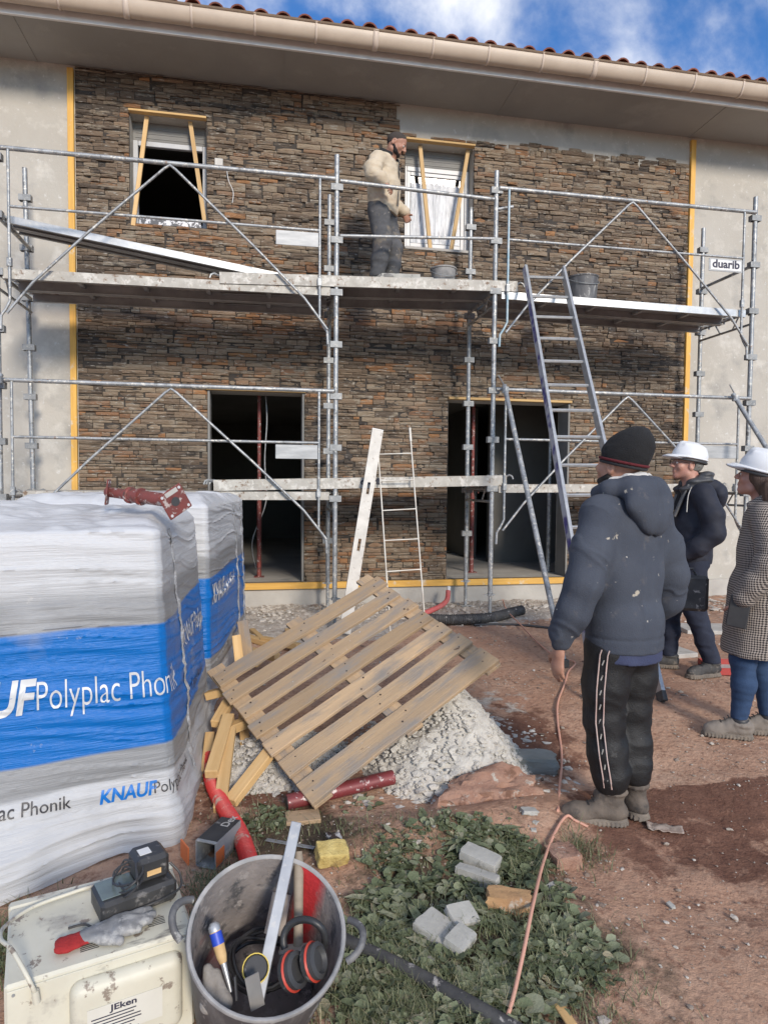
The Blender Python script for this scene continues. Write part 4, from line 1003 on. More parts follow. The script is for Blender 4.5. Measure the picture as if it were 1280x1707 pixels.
lb = MB().box((mw*.40, -.0378, mh*.38), (mw*.80, -.0368, mh*.66)).build('rating_label', mat('pale label', (.62, .61, .55), (.56, .55, .49), .5, 0, 5), t, MM)
tm_ = text_mesh('JEken', .022, 1.3, .0006); tm_.materials.append(INK); add('lettering', tm_, lb, MM @ T(mw*.52, -.0384, mh*.595) @ Matrix.Rotation(R_(90), 4, 'X'))
for k in range(7): MB().box((mw*.42, -.0384, mh*.555-.0085*k), (mw*(.62+.12*random.random()), -.0380, mh*.555-.0085*k+.0028)).build('print_line', INK, lb, MM)
for (gx_, n_, r_) in ((.030, 13, .0026), (.085, 8, .0032)):
    for i in range(5 if r_ < .003 else 6):
        for j in range(n_):
            MB().tube([(gx_+i*(.0085 if r_ < .003 else .0095)+(.004 if j % 2 else 0), -.0022, .035+j*(.0088 if r_ < .003 else .0125)), (gx_+i*(.0085 if r_ < .003 else .0095)+(.004 if j % 2 else 0), -.0006, .035+j*(.0088 if r_ < .003 else .0125))], r_, 6).build('vent_hole', DARK, t, MM)
for k in range(5):
    for (vx, vy) in ((.23, .20), (.30, .215), (.17, .05), (.34, .07)): MB().box((vx, vy+k*.007, mh-.0008), (vx+.045, vy+k*.007+.0025, mh+.0008)).build('vent_slot', DARK, t, MM)
for (sx_, sz_) in ((.02, mh-.022), (mw-.025, mh-.02), (.03, .03), (mw-.06, .03)): MB().tube([(sx_, -.003, sz_), (sx_, -.0006, sz_)], .004, 8).build('screw', GALV, t, MM)
cb = [MM @ Vector(p) for p in ((.068, -.012, mh-.03), (.060, -.020, mh+.0), (.045, -.004, mh+.03), (.015, .06, mh+.055), (-.012, .14, mh+.04), (-.004, .22, mh+.022), (.06, .29, mh+.012), (.16, .315, mh+.010), (.24, .325, mh+.010))]
tube_obj('power_cord', smoothpath(cb), .0055, CREAM, t, 8); MB().tube([MM @ Vector((.070, -.014, mh-.05)), MM @ Vector((.066, -.014, mh-.018))], .009, 8).build('cord_grommet', CREAM, t, None, 50)
# ---- black charger unit with cables on top
RB = MM @ T(.30, .20, mh+.001) @ Matrix.Rotation(R_(9), 4, 'Z')
DUSTY = mat('dusty black plastic', (.022, .023, .025), (.05, .05, .05), .45, 0, 6, splat=((.20, .19, .18), 18, .63, .1))
t = thing('battery_charger', 'dusty black battery charger with coiled cable on top of the microwave', 'charger', None, None, RB)
MB().box((-.085, -.065, .0), (.125, .062, .062), None, .01).build('base', DUSTY, t, RB)
MB().box((-.078, -.045, .0625), (.02, .05, .0645), None, .001).build('screen', mat('grey green screen', (.16, .20, .19), (.10, .12, .12), .25, 0, 9), t, RB)
o = MB().box((.018, -.040, .0625), (.112, .058, .135), None, .012).build('charging_block', DUSTY, t, RB)
MB().box((.035, -.01, .1352), (.068, .025, .1362)).build('sticker', WHITE, o, RB); MB().box((.045, -.0425, .085), (.085, -.0405, .10)).build('contact', PINE, o, RB)
pts = []
for k in range(70):
    a = k/70*2*math.pi*4; pts.append(RB @ Vector((.0+.05*math.cos(a)*.55+.010*math.sin(k*.9), -.005+.078*math.sin(a), .045+.028*math.cos(a*1.0+.5)+.018+.0006*k)))
tube_obj('cable', pts, .0033, DARK, t, 6)
tube_obj('cable', smoothpath([RB @ Vector(p) for p in ((.125, .0, .08), (.145, -.03, .05), (.12, -.07, .03), (.0, -.075, .02), (-.09, -.08, .012), (-.12, -.03, .006), (-.16, -.02, .006))]), .0035, DARK, t, 6)
# ---- glove
GM = MM @ T(.20, .085, mh+.002) @ Matrix.Rotation(R_(-6), 4, 'Z')
t = thing('work_glove', 'work glove with grey coated palm and red cuff on the microwave', 'glove', None, None, GM)
F = Field((-.09, -.07, -.02), (.20, .09, .06), .004)
F.cap((-.01, 0, .014), (.07, .012, .016), .030, .036, .02, ((0, 0, 1), .42)); F.cap((.06, .03, .016), (.145, .052, .014), .016, .011, .012); F.cap((.07, .012, .018), (.155, .026, .014), .016, .011, .012); F.cap((.07, -.008, .018), (.145, .004, .014), .015, .010, .012); F.cap((.06, -.022, .016), (.115, -.018, .012), .014, .010, .012); F.cap((.02, -.025, .014), (.07, -.05, .012), .014, .010, .014)
F.wob(lambda X, Y, Z: .0035*fbm(X*40, Y*40, Z*40, 2)); F.half((0, 0, 0), (0, 0, -1))
F.build('palm', mat('grey latex', (.13, .135, .14), (.27, .27, .27), .6, 0, 18, splat=((.36, .36, .35), 25, .6, .08)), t, GM)
F = Field((-.09, -.06, -.02), (.03, .06, .05), .004); F.cap((-.065, -.012, .012), (.0, 0, .013), .032, .027, .01, ((0, 0, 1), .38)); F.wob(lambda X, Y, Z: .003*np.sin(X*260)*.4+.004*fbm(X*35, Y*35, Z*35, 2)); F.half((0, 0, 0), (0, 0, -1))
F.build('cuff', mat('red knit', (.36, .02, .02), (.26, .015, .015), .85, 0, 30, bump=.5, bscale=120), t, GM)
# ------------------------------------------------------------------ rubber tub full of tools
tc_ = CAM+sight(447, 1551)*1.665; vdir = (CAM-tc_).normalized()
up_ = Vector((0, 0, 1)); ho = Vector((vdir.x, vdir.y, 0)).normalized(); side = ho.cross(up_)
tn = (Matrix.Rotation(R_(-7), 3, ho) @ (Matrix.Rotation(R_(28), 3, up_.cross(ho)) @ up_)).normalized()
bx_ = (CR-tn*CR.dot(tn)).normalized(); by_ = tn.cross(bx_)
BM_ = Matrix(((bx_.x, by_.x, tn.x, tc_.x), (bx_.y, by_.y, tn.y, tc_.y), (bx_.z, by_.z, tn.z, tc_.z), (0, 0, 0, 1)))
def tubcol(inner):
    def f(N, K, nz, rngm, mixc, col, src):
        if not inner: return col
        sp = N('ShaderNodeSeparateXYZ'); K(src, sp.inputs[0])
        def band(o_, a, b): return rngm(sp.outputs[o_], a, b)
        m1 = N('ShaderNodeMath'); m1.operation = 'MULTIPLY'; K(band(0, .055, .075), m1.inputs[0]); K(band(0, .145, .12), m1.inputs[1])
        m2 = N('ShaderNodeMath'); m2.operation = 'MULTIPLY'; K(m1.outputs[0], m2.inputs[0]); K(band(1, .06, .12), m2.inputs[1])
        m3 = N('ShaderNodeMath'); m3.operation = 'MULTIPLY'; K(m2.outputs[0], m3.inputs[0]); K(rngm(nz(14, (1, 1, .4), 6, .7), .30, .48), m3.inputs[1])
        col = mixc(m3.outputs[0], col, (.55, .03, .035)); return mixc(rngm(nz(5, (1, 1, 1), 5, .6), .64, .76), col, (.30, .10, .10))
    return f
TUBO = mat('scuffed black tub', (.055, .055, .06), (.11, .11, .112), .6, 0, 5, (1, 1, .5), splat=[((.16, .16, .16), 12, .56, .12, (1, 1, .3)), ((.30, .295, .28), 22, .62, .06, (1, 1, .4)), ((.38, .36, .33), 8, .66, .05)], bump=.2, bscale=25)
TUBI = mat('dusty tub inside', (.27, .24, .225), (.17, .155, .15), .9, 0, 8, splat=[((.08, .078, .08), 12, .58, .09), ((.33, .30, .28), 26, .62, .08)], bump=.5, bscale=45, extra=tubcol(True))
R1, R2, HB = .200, .160, .33
t = thing('rubber_tub', 'large scuffed black rubber tub of tools in the near foreground', 'tub', None, None, BM_)
MB().lathe([(0, -HB), (R2, -HB), (R2+.006, -HB+.01), (R1, 0)], 56).build('outside', TUBO, t, BM_, 40)
MB().lathe([(R1-.008, -.001), (R2-.004, -HB+.012), (0, -HB+.012)], 56).build('inside', TUBI, t, BM_, 40)
MB().lathe([(R1+.0004, -.008), (R1+.003, -.003), (R1, .004), (R1-.006, .004), (R1-.0095, -.002)], 56).build('rim', mat('worn rim', (.36, .35, .34), (.22, .22, .22), .7, 0, 14), t, BM_, 60)
for s_ in (-1, 1):
    c_ = math.radians(0 if s_ > 0 else 178); hp = []
    for k in range(13):
        a = -1.0+2.0*k/12; q = a*.24; rr = R1+.002+.042*math.cos(a*1.45)**.6; zz = -.012+.030*math.cos(a*1.4)
        hp.append((rr*math.cos(c_+q), rr*math.sin(c_+q), zz))
    MB().tube(hp, .0095, 8).build('handle', TUBO, t, BM_, 60)
def bl(u, v, d): return CAM+sight(u, v)*d
tag(bar_obj('aluminium_bar', bl(430, 1668, 1.60), bl(494, 1372, 1.90), .030, .018, ALU, None, CAM-tc_), 'long aluminium bar sticking up out of the black tub', 'bar')
ho_ = mat('grey handle wood', (.30, .25, .19), (.22, .18, .135), .8, 0, 3, (1, 10, 10))
th = thing('lump_hammer', 'hammer with grey wooden handle standing in the black tub', 'hammer', bl(497, 1590, 1.76))
a, b = bl(497, 1592, 1.74), bl(498, 1420, 1.86); M, L = frame(a, b); MB().tube([M @ Vector((L*k/8, 0, 0)) for k in range(9)], [.015, .0135, .013, .013, .0135, .014, .0145, .0145, .010], 10).build('handle', ho_, th, None, 50)
MB().bar(a+CR*-.05, a+CR*.045+CU*.008, .035, .035, (0, 0, 1), .005).build('head', mat('dull steel', (.28, .25, .22), (.36, .33, .30), .6, .4, 8), th)
# chisel with wooden handle and blue tape
tt = thing('chisel', 'chisel with wooden handle banded in blue tape leaning in the tub', 'chisel', bl(375, 1625, 1.66))
a, b = bl(378, 1628, 1.62), bl(356, 1543, 1.66); M, L = frame(a, b); MB().tube([M @ Vector((x_, 0, 0)) for x_ in (.03, .045, .07, .10, L-.006)], [.009, .013, .0145, .0145, .0145], 12).build('handle', PINE, tt, None, 50)
MB().tube([M @ Vector((L-.045, 0, 0)), M @ Vector((L-.016, 0, 0))], .0152, 12).build('tape_band', mat('blue tape', (.02, .06, .42), None, .45), tt, None, 50); MB().tube([M @ Vector((L-.014, 0, 0)), M @ Vector((L-.002, 0, 0)), M @ Vector((L+.006, 0, 0))], [.0150, .0150, .008], 12).build('cap', ALU, tt, None, 50)
MB().tube([M @ Vector((-.035, 0, 0)), M @ Vector((.035, 0, 0))], [.0045, .008], 8).build('ferrule', ALU, tt, None, 50)
# ear defenders
te = thing('ear_defenders', 'black ear defenders with red ringed cups lying in the tub', 'ear defenders', bl(507, 1600, 1.66))
cE = bl(507, 1566, 1.70); hb = []
for k in range(17): a = math.radians(-22+224*k/16); hb.append(cE+CR*(.055*math.cos(a))+CU*(.055*math.sin(a)-.004)+(CAM-tc_).normalized()*(.012*math.sin(a*2)))
MB().tube(hb, .0095, 8).build('headband', DUSTY, te, None, 60)
RED2 = mat('red ring', (.45, .05, .03), None, .5)
for (u, v, d, ax_) in ((487, 1620, 1.62, Vector((.75, -.45, .5))), (522, 1604, 1.64, Vector((.8, -.4, .45)))):
    M = T(*bl(u, v, d)) @ rotto(ax_)
    c = MB().lathe([(0, -.022), (.030, -.022), (.042, -.012), (.043, .002), (.036, .006)], 20, M).build('ear_cup', DUSTY, te, None, 40)
    MB().lathe([(.0425, -.0005), (.0455, .003), (.0425, .0075), (.0385, .006)], 20, M, True).build('ring', RED2, c, None, 60); MB().lathe([(.041, .006), (.041, .019), (.030, .023), (.024, .012), (0, .012)], 20, M).build('cushion', DARK, c, None, 60)
# tape measure, scraper, glove fingers
tq = thing('tape_measure', 'round tape measure with yellow edge lying in the tub', 'tape measure', bl(426, 1618, 1.63)); M = T(*bl(426, 1616, 1.63)) @ rotto(vdir+Vector((.1, .1, .2)))
MB().lathe([(0, -.008), (.03, -.008), (.031, .004), (.027, .009), (0, .009)], 20, M).build('case', DUSTY, tq, None, 40); MB().lathe([(.0312, -.006), (.0335, -.006), (.0335, .006), (.0312, .006)], 20, M, True).build('yellow_edge', mat('yellow rim', (.60, .45, .08), None, .5), tq)
ts = thing('scraper', 'flat steel scraper blade standing against the front of the tub', 'scraper', bl(425, 1655, 1.57)); MB().bar(bl(413, 1660, 1.565), bl(436, 1648, 1.58), .003, .085, CU).build('blade', mat('worn steel', (.34, .33, .31), (.26, .25, .24), .5, .4, 9), ts); MB().bar(bl(395, 1668, 1.565), bl(392, 1628, 1.58), .012, .004, CR).build('handle', DARK, ts)
tg = thing('grey_glove', 'grey glove fingers poking up inside the left of the tub', 'glove', bl(355, 1650, 1.60)); gl_ = mat('pale grey knit', (.29, .27, .245), (.22, .205, .19), .9, 0, 20, bump=.4, bscale=90)
F = Field(bl(345, 1680, 1.62)-Vector((.10, .10, .06)), bl(355, 1640, 1.60)+Vector((.10, .10, .10)), .004)
for (u, v, u2, v2) in ((346, 1616, 347, 1675), (360, 1624, 374, 1672)): F.cap(bl(u, v, 1.63), bl(u2, v2, 1.585), .0125, .0155, .008)
F.cap(bl(347, 1675, 1.585), bl(374, 1672, 1.585), .016, .016, .02); F.build('fingers', gl_, tg)
cc = thing('cable_coil', 'small coil of black cable lying at the bottom of the tub', 'cable', bl(455, 1600, 1.78))
cp = BM_ @ Vector((.0, .03, -.24)); tube_obj('coil', [cp+BM_.to_3x3() @ Vector(((.085+.008*math.sin(k*.7))*math.cos(k*.32), (.07+.01*math.cos(k*.5))*math.sin(k*.32), .0012*k*.5+.006*math.sin(k*1.1))) for k in range(80)], .005, DARK, cc, 6)
tw = thing('trowel', 'worn trowel with dark handle leaning at the back of the tub', 'trowel', bl(462, 1500, 1.83)); MB().bar(bl(456, 1560, 1.80), bl(470, 1490, 1.87), .055, .003, CAM-tc_, .001).build('blade', mat('rusty trowel steel', (.24, .20, .17), (.32, .29, .26), .55, .4, 12), tw); MB().tube([bl(470, 1490, 1.87), bl(474, 1462, 1.885)], .011, 8).build('handle', DUSTY, tw, None, 50)
# ------------------------------------------------------------------ hoses and cables on the ground
def gp(u, v, dz=0.0, z0=-.1):
    p = onZ(u, v, z0)
    for _ in range(4): p = onZ(u, v, gz(p.x, p.y)+dz)
    return p
def corr(path, r, amp, per, mt, name, parent=None, n=12):
    P = smoothpath(path, 10); L = 0; out = []; rs = []; acc = 0
    for i in range(len(P)-1):
        seg = (P[i+1]-P[i]).length; k = max(2, int(seg/per*4))
        for j in range(k):
            out.append(P[i].lerp(P[i+1], j/k)); acc += seg/k; rs.append(r+amp*(1 if math.sin(acc/per*2*math.pi) > 0 else -1))
    return MB().tube(out, rs, n).build(name, mt, parent, None, 30)
tag(corr([gp(349, 1262, .05), gp(352, 1300, .035), gp(371, 1342, .034), gp(397, 1385, .036), gp(414, 1432, .036), gp(425, 1490, .03), gp(420, 1540, .03)], .0335, .0022, .009, REDC, 'corrugated_hose'), 'thick red corrugated hose running between the bale and the tub', 'hose')
th = thing('conduit_stub', 'red conduit stub curving up at the foot of the wall', 'hose', gp(735, 1010))
corr([gp(690, 1030, .03), gp(718, 1018, .05), gp(735, 1010, .07), onY(745, 1000, .80), onY(747, 985, .88)], .028, .001, .012, mat('faded red conduit', (.55, .10, .10), (.48, .14, .12), .55, 0, 7, coord='World'), 'conduit', th); MB().tube([onY(747, 990, .87), onY(748, 978, .90)], .022, 10).build('white_end', WHITE, th)
tag(corr([gp(715, 1032, .05), gp(760, 1033, .055), gp(815, 1030, .055), gp(850, 1022, .055), gp(871, 1017, .065)], .052, .003, .02, BLACKR, 'drain_pipe'), 'black corrugated drain pipe lying at the foot of the scaffold', 'pipe')
tag(tube_obj('black_cable', smoothpath([gp(790, 1042, .012), gp(830, 1041, .012), gp(880, 1043, .012), gp(930, 1049, .012), gp(960, 1056, .01)]), .012, DARK), 'thin black cable lying just in front of the corrugated drain pipe', 'cable')
tag(tube_obj('black_pipe', smoothpath([gp(540, 1552, .022), gp(600, 1580, .022), gp(660, 1608, .022), gp(740, 1650, .022), gp(850, 1712, .022), gp(930, 1760, .02)]), .0215, BLACKR, None, 12), 'dull black plastic pipe crossing the weeds in the foreground', 'pipe')
ORG = mat('salmon orange cable', (.62, .32, .23), (.55, .30, .22), .55, 0, 9, coord='World')
tag(tube_obj('extension_cable', smoothpath([gp(842, 1707, .02), gp(856, 1660, .03), gp(874, 1580, .045), gp(888, 1510, .05), gp(905, 1440, .04), gp(925, 1388, .03), gp(944, 1361, .02), gp(958, 1368, .01), gp(980, 1379, .008)], 10), .0062, ORG, None, 10), 'salmon orange cable curving through the weeds in the foreground', 'cable')
tag(tube_obj('extension_cable', smoothpath([gp(930, 1352, .008), gp(932, 1320, .01), gp(936, 1260, .012), gp(929, 1200, .012), gp(930, 1170, .012), gp(941, 1140, .012), gp(947, 1120, .01), gp(958, 1104, .01), gp(925, 1094, .02), gp(895, 1070, .02), gp(868, 1042, .03), gp(845, 1018, .08), onY(838, 1000, .1)], 8), .0068, ORG, None, 8), 'salmon orange cable lying behind the man in the grey hoodie', 'cable')
# ------------------------------------------------------------------ prop under the pallet, stones, litter
tp = thing('steel_prop', 'splashed red steel prop lying on the ground under the pallet corner', 'prop', gp(560, 1325))
REDS = mat('splashed red steel', (.20, .035, .038), (.15, .03, .032), .5, .1, 8, splat=[((.52, .45, .43), 38, .64, .05), ((.09, .03, .03), 12, .6, .1)], coord='World')
a, b = gp(478, 1338, .045), gp(655, 1296, .085); tube_obj('outer_tube', [a, b], .0345, REDS, tp, 16); dv = (a-b).normalized(); MB().tube([a+dv*.0005, a+dv*.002], .0275, 14).build('tube_mouth', DARK, tp)
def rock(name, label, cat, u, v, sx, sy, sz, rotz, mt, seed, rough=.12, dz=0.0, tilt=(0, 0), boxy=True, group=None):
    p = gp(u, v, dz); bm = bmesh.new(); bmesh.ops.create_cube(bm, size=1) if boxy else bmesh.ops.create_icosphere(bm, subdivisions=4, radius=.6)
    if boxy: bmesh.ops.subdivide_edges(bm, edges=bm.edges, cuts=5, use_grid_fill=True)
    for q in bm.verts:
        c = q.co.copy(); n_ = mnoise.fractal(c*2.2+Vector((seed, seed*2, 0)), 1, 2, 4); ed = sum(abs(k) > .49 for k in c)
        q.co = c*(1+rough*n_+(0 if boxy else .10*mnoise.fractal(c*9+Vector((seed, 0, 3)), 1, 2, 3)))*(1-.035*max(0, ed-1))
        q.co = Vector((q.co.x*sx, q.co.y*sy, q.co.z*sz))
    me = bpy.data.meshes.new(name); bm.to_mesh(me); bm.free(); me.shade_smooth()
    try: me.set_sharp_from_angle(angle=R_(38))
    except Exception: pass
    return tag(add(name, me, None, T(p.x, p.y, p.z+sz*.32) @ Euler((tilt[0], tilt[1], rotz)).to_matrix().to_4x4(), mt), label, cat, group)
REDST = mat('red sandstone', (.30, .165, .115), (.38, .235, .17), .95, 0, 9, splat=[((.46, .41, .35), 17, .66, .06), ((.17, .09, .06), 11, .62, .1)], bump=1.6, bscale=30, coord='World')
GREYS = mat('grey slate', (.20, .21, .19), (.28, .285, .26), .85, 0, 6, (1, 1, 3), bump=.9, bscale=14, bstretch=(1, 1, 5))
PALES = mat('pale stone block', (.33, .325, .295), (.42, .41, .375), .85, 0, 7, splat=((.22, .22, .20), 9, .64, .1), bump=.5, bscale=24)
ORGS = mat('ochre stone', (.44, .27, .13), (.36, .20, .10), .9, 0, 8, splat=((.46, .40, .33), 11, .62, .08), bump=.8, bscale=22)
rock('rock', 'broad low red rock below the mortar heap', 'rock', 815, 1352, .50, .24, .19, .12, REDST, 3, .45, -.075, (0, 0), False)
rock('rock', 'red brick shaped stone beside the orange cable', 'rock', 938, 1440, .12, .11, .07, .1, REDST, 5, .14, -.005)
rock('rock', 'layered grey slate lump near the orange cable behind the heap', 'rock', 888, 1280, .24, .13, .09, -.25, GREYS, 9, .2)
rock('rock', 'small upright grey slate leaning on the slate lump', 'rock', 850, 1275, .05, .09, .11, .2, GREYS, 12, .2)
rock('stone_block', 'upper pale stone block lying among the weeds', 'stone', 800, 1442, .15, .075, .06, -.75, PALES, 21, .05, .02, (.1, .1))
rock('stone_block', 'lower pale stone block wedged below the other in the weeds', 'stone', 795, 1470, .17, .045, .05, -.72, PALES, 24, .06, .005)
rock('stone_block', 'square grey stone tile lying in the weeds', 'stone', 731, 1555, .11, .14, .03, .72, PALES, 27, .05, .015, (.18, 0))
rock('stone_block', 'tilted grey stone tile behind the square one in the weeds', 'stone', 770, 1532, .10, .08, .03, .3, PALES, 29, .06, .02, (.35, .1))
rock('stone_block', 'small pale tile corner beside the square tile in the weeds', 'stone', 767, 1572, .10, .07, .03, .75, PALES, 33, .05, .02, (.2, 0))
rock('rock', 'ochre orange rock lying in the weeds by the cable', 'rock', 848, 1512, .15, .07, .06, -.35, ORGS, 37, .2, .01)
for k, (u, v, s_, lab) in enumerate(((882, 1355, .07, 'thin pale stone flake on the broad red rock'), (893, 1372, .035, 'small pale chip right of the broad red rock'), (888, 1384, .04, 'pale chip just above the weeds at the cable'), (721, 1378, .022, 'tiny white chip below the broad red rock'), (772, 1440, .04, 'broken white flake left of the pale blocks'), (918, 1480, .04, 'white chip by the cable in the weeds'), (716, 1610, .05, 'pale shard low in the weeds'), (1118, 1511, .03, 'grey pebble alone on the dark soil'), (660, 1322, .05, 'broken white shard at the foot of the heap'), (700, 1316, .035, 'white chip between heap and broad red rock'))):
    rock('stone_chip', lab, 'chip', u, v, s_, s_*.6, s_*.28, k*.7, PALES, 40+k, .2, .004, (.1*math.sin(k), .1))
spg = gp(553, 1438, .0); F = Field((-.075, -.06, -.01), (.075, .06, .09), .005); F.box((0, 0, .035), (.062, .042, .032), .006, .01, Euler((.3, .1, .15)).to_matrix()); F.wob(lambda X, Y, Z: .006*fbm(X*45, Y*45, Z*45, 3))
tag(F.build('sponge', mat('yellow sponge', (.60, .47, .18), (.46, .34, .11), .95, 0, 20, bump=.8, bscale=120, splat=((.33, .24, .10), 9, .62, .1)), None, T(*spg)), 'torn yellow sponge lying just behind the tub', 'sponge')
tin = thing('crushed_packet', 'crumpled black and silver packet behind the yellow sponge', 'packet', gp(558, 1400)); MT_ = T(*gp(558, 1404, .012)) @ Euler((.2, .1, 1.75)).to_matrix().to_4x4()
m = MB()
for j in range(9):
    for i in range(9): x, y = (i/8-.5)*.10, (j/8-.5)*.062; m.v.append((x, y, .012+.018*abs(float(fbm(x*30+4, y*30, o=2)))-.0*i))
for j in range(8):
    for i in range(8): a = j*9+i; m.f.append((a, a+1, a+10, a+9))
o = m.build('wrapper', mat('black silver wrapper', (.03, .03, .032), (.55, .55, .55), .35, .2, 16, lo=.5, hi=.56), tin, MT_, 180); q_ = o.modifiers.new('thick', 'SOLIDIFY'); q_.thickness = .010
tag(bar_obj('metal_strip', gp(443, 1400, .008), gp(524, 1414, .010), .022, .004, mat('dull strip', (.26, .27, .28), None, .5, .4), None), 'thin grey metal strip lying on the soil behind the tub', 'strip')
tag(bar_obj('board_scrap', gp(476, 1366, .01), gp(533, 1360, .012), .10, .018, OLDW, None), 'grey board scrap under the end of the red prop', 'board')
tag(bar_obj('board_scrap', gp(792, 1308, .015), gp(862, 1293, .02), .06, .022, OLDW, None), 'weathered board scrap between heap and broad red rock', 'board')
tag(bar_obj('board_scrap', gp(928, 1672, .02), gp(955, 1712, .02), .03, .008, PINE, None), 'split pine sliver at the lower edge of the weeds', 'board')
# clear box with dark top and orange lid
BXM = T(*gp(366, 1425, .0)) @ Matrix.Rotation(R_(-118), 4, 'Z')
t = thing('plastic_box', 'grey plastic box with black label and orange lid behind the charger', 'box', None, None, BXM)
GP = mat('frosted grey plastic', (.30, .31, .31), (.23, .235, .24), .4, 0, 7, splat=((.45, .44, .42), 17, .64, .08)); OL = mat('orange plastic', (.62, .16, .05), None, .5)
Lx, hx, hz = .19, .045, .105
m = MB(); 
for (p, q) in (((-.09, -hx, .004), (-.09+Lx, -hx+.004, hz)), ((-.09, hx-.004, .004), (-.09+Lx, hx, hz)), ((-.09, -hx+.0041, .0), (-.09+Lx, hx-.0041, .004)), ((-.09, -hx+.0041, .0045), (-.086, hx-.0041, hz))): m = MB().box(p, q); m.build('side_wall', GP, t, BXM)
MB().box((-.09, -hx+.0041, hz-.004), (-.09+Lx, hx-.0041, hz), None, .0).build('top_wall', GP, t, BXM)
o = MB().box((-.088, -hx+.002, hz+.0003), (.085, hx-.002, hz+.0015)).build('black_label', DUSTY, t, BXM); tm_ = text_mesh('Dex', .05, 1, .001); tm_.materials.append(SEDGE); add('lettering', tm_, o, BXM @ T(-.02, .022, hz+.0022) @ Matrix.Rotation(R_(180), 4, 'Z'))
MB().box((.04, hx+.0005, .01), (.10, hx+.0025, .07)).build('orange_tab', OL, t, BXM)
MB().box((.103, -hx-.05, .002), (.109, -.01, .075), None, .002).build('lid', OL, t, BXM @ T(.03, 0, 0) @ Matrix.Rotation(R_(-35), 4, 'Z'))
# scrap of plastic, red tray, white boards further back
pb_ = gp(1108, 1383, .006); m = MB()
for j in range(11):
    for i in range(15): x, y = (i/14-.5)*.15, (j/10-.5)*.075*(1-.3*i/14); m.v.append((x, y, .004+.018*abs(float(fbm(x*28+2, y*28, o=3)))))
for j in range(10):
    for i in range(14): a = j*15+i; m.f.append((a, a+1, a+16, a+15))
o = m.build('plastic_scrap', mat('dusty clear plastic', (.36, .30, .25), (.27, .20, .16), .3, 0, 12, spec=.7), None, T(*pb_) @ Matrix.Rotation(R_(-25), 4, 'Z'), 180); tag(o, 'crumpled scrap of dusty plastic right of the muddy boots', 'plastic scrap'); q_ = o.modifiers.new('thick', 'SOLIDIFY'); q_.thickness = .002
tr = thing('red_tray', 'red edged mortar tray lying behind the woman', 'tray', gp(1205, 1112)); TM_ = T(*gp(1222, 1118, .0)) @ Matrix.Rotation(R_(-14), 4, 'Z')
MB().box((-.2, -.13, .004), (.2, .13, .012)).build('floor', SEDGE, tr, TM_)
for (p, q) in (((-.2, -.142, 0), (.2, -.1305, .055)), ((-.2, .1305, 0), (.2, .142, .055)), ((-.212, -.142, 0), (-.2005, .142, .055)), ((.2005, -.142, 0), (.212, .142, .055))): MB().box(p, q, None, .003).build('tray_side', mat('red tray edge', (.42, .04, .035), (.32, .05, .04), .55, 0, 6), tr, TM_)
for (u, v, sx_, sy_, rz, lab) in ((1105, 1092, .45, .3, .1, 'white board lying on the ground behind the older man'), (1175, 1052, .5, .35, -.2, 'stacked white board near the right end of the wall')):
    p = gp(u, v, .0); tag(MB().box((-sx_/2, -sy_/2, .002), (sx_/2, sy_/2, .042), None, .004).build('white_board', SEDGE, None, T(*p) @ Matrix.Rotation(rz, 4, 'Z')), lab, 'board')
# ------------------------------------------------------------------ things standing on the scaffold
def pail(name, label, x, y, z, r1, r2, h, mt, stick=False):
    t = thing(name, label, 'bucket', (x, y, z)); MB().lathe([(0, 0), (r2, 0), (r1, h), (r1+.006, h+.002), (r1+.006, h-.012), (r1+.0005, h-.013)], 28, T(x, y, z)).build('shell', mt, t, None, 40); MB().lathe([(r1-.004, h-.001), (r2-.003, .01), (0, .01)], 28, T(x, y, z)).build('lining', DARK, t, None, 40)
    hp = [(x+(r1+.006)*math.cos(a), y-.03-.0*a, z+h-.02+.02*math.sin(a)-(.12 if not stick else .05)*math.sin(a)) for a in np.linspace(0, math.pi, 12)]
    hp = [(x+(r1+.010)*math.cos(a), y-(r1+.006)*math.sin(a), z+h-.02-.09*math.sin(a)) for a in np.linspace(0, math.pi, 14)]
    MB().tube(hp, .004, 6).build('handle', GALV, t, None, 60); return t
p = onY(971, 470, .32); pail('bucket', 'scuffed black bucket standing on the upper right scaffold deck', p.x, .32, 3.382, .165, .145, .31, TUBO)
p = onY(739, 450, .30); pail('bucket', 'small grey mortar bucket on the deck beside the worker', p.x, .30, 3.475, .135, .105, .20, mat('mortar stained bucket', (.16, .16, .16), (.32, .31, .30), .8, 0, 9), True)
for k, (u0, u1, yy, zz, lab) in enumerate(((634, 722, .12, 3.463, 'lower cladding slab lying on the deck by the worker'), (636, 700, .14, 3.496, 'upper cladding slab stacked on the deck by the worker'))):
    a, b = onY(u0, 450, yy), onY(u1, 455, yy); tag(bar_obj('cladding_slab', (a.x, yy+.06, zz+.012+.034*(a.x)), (b.x, yy+.06, zz+.012+.034*(b.x)), .15, .028, PALES, None), lab, 'slab', 'cladding slabs stacked on the upper deck')
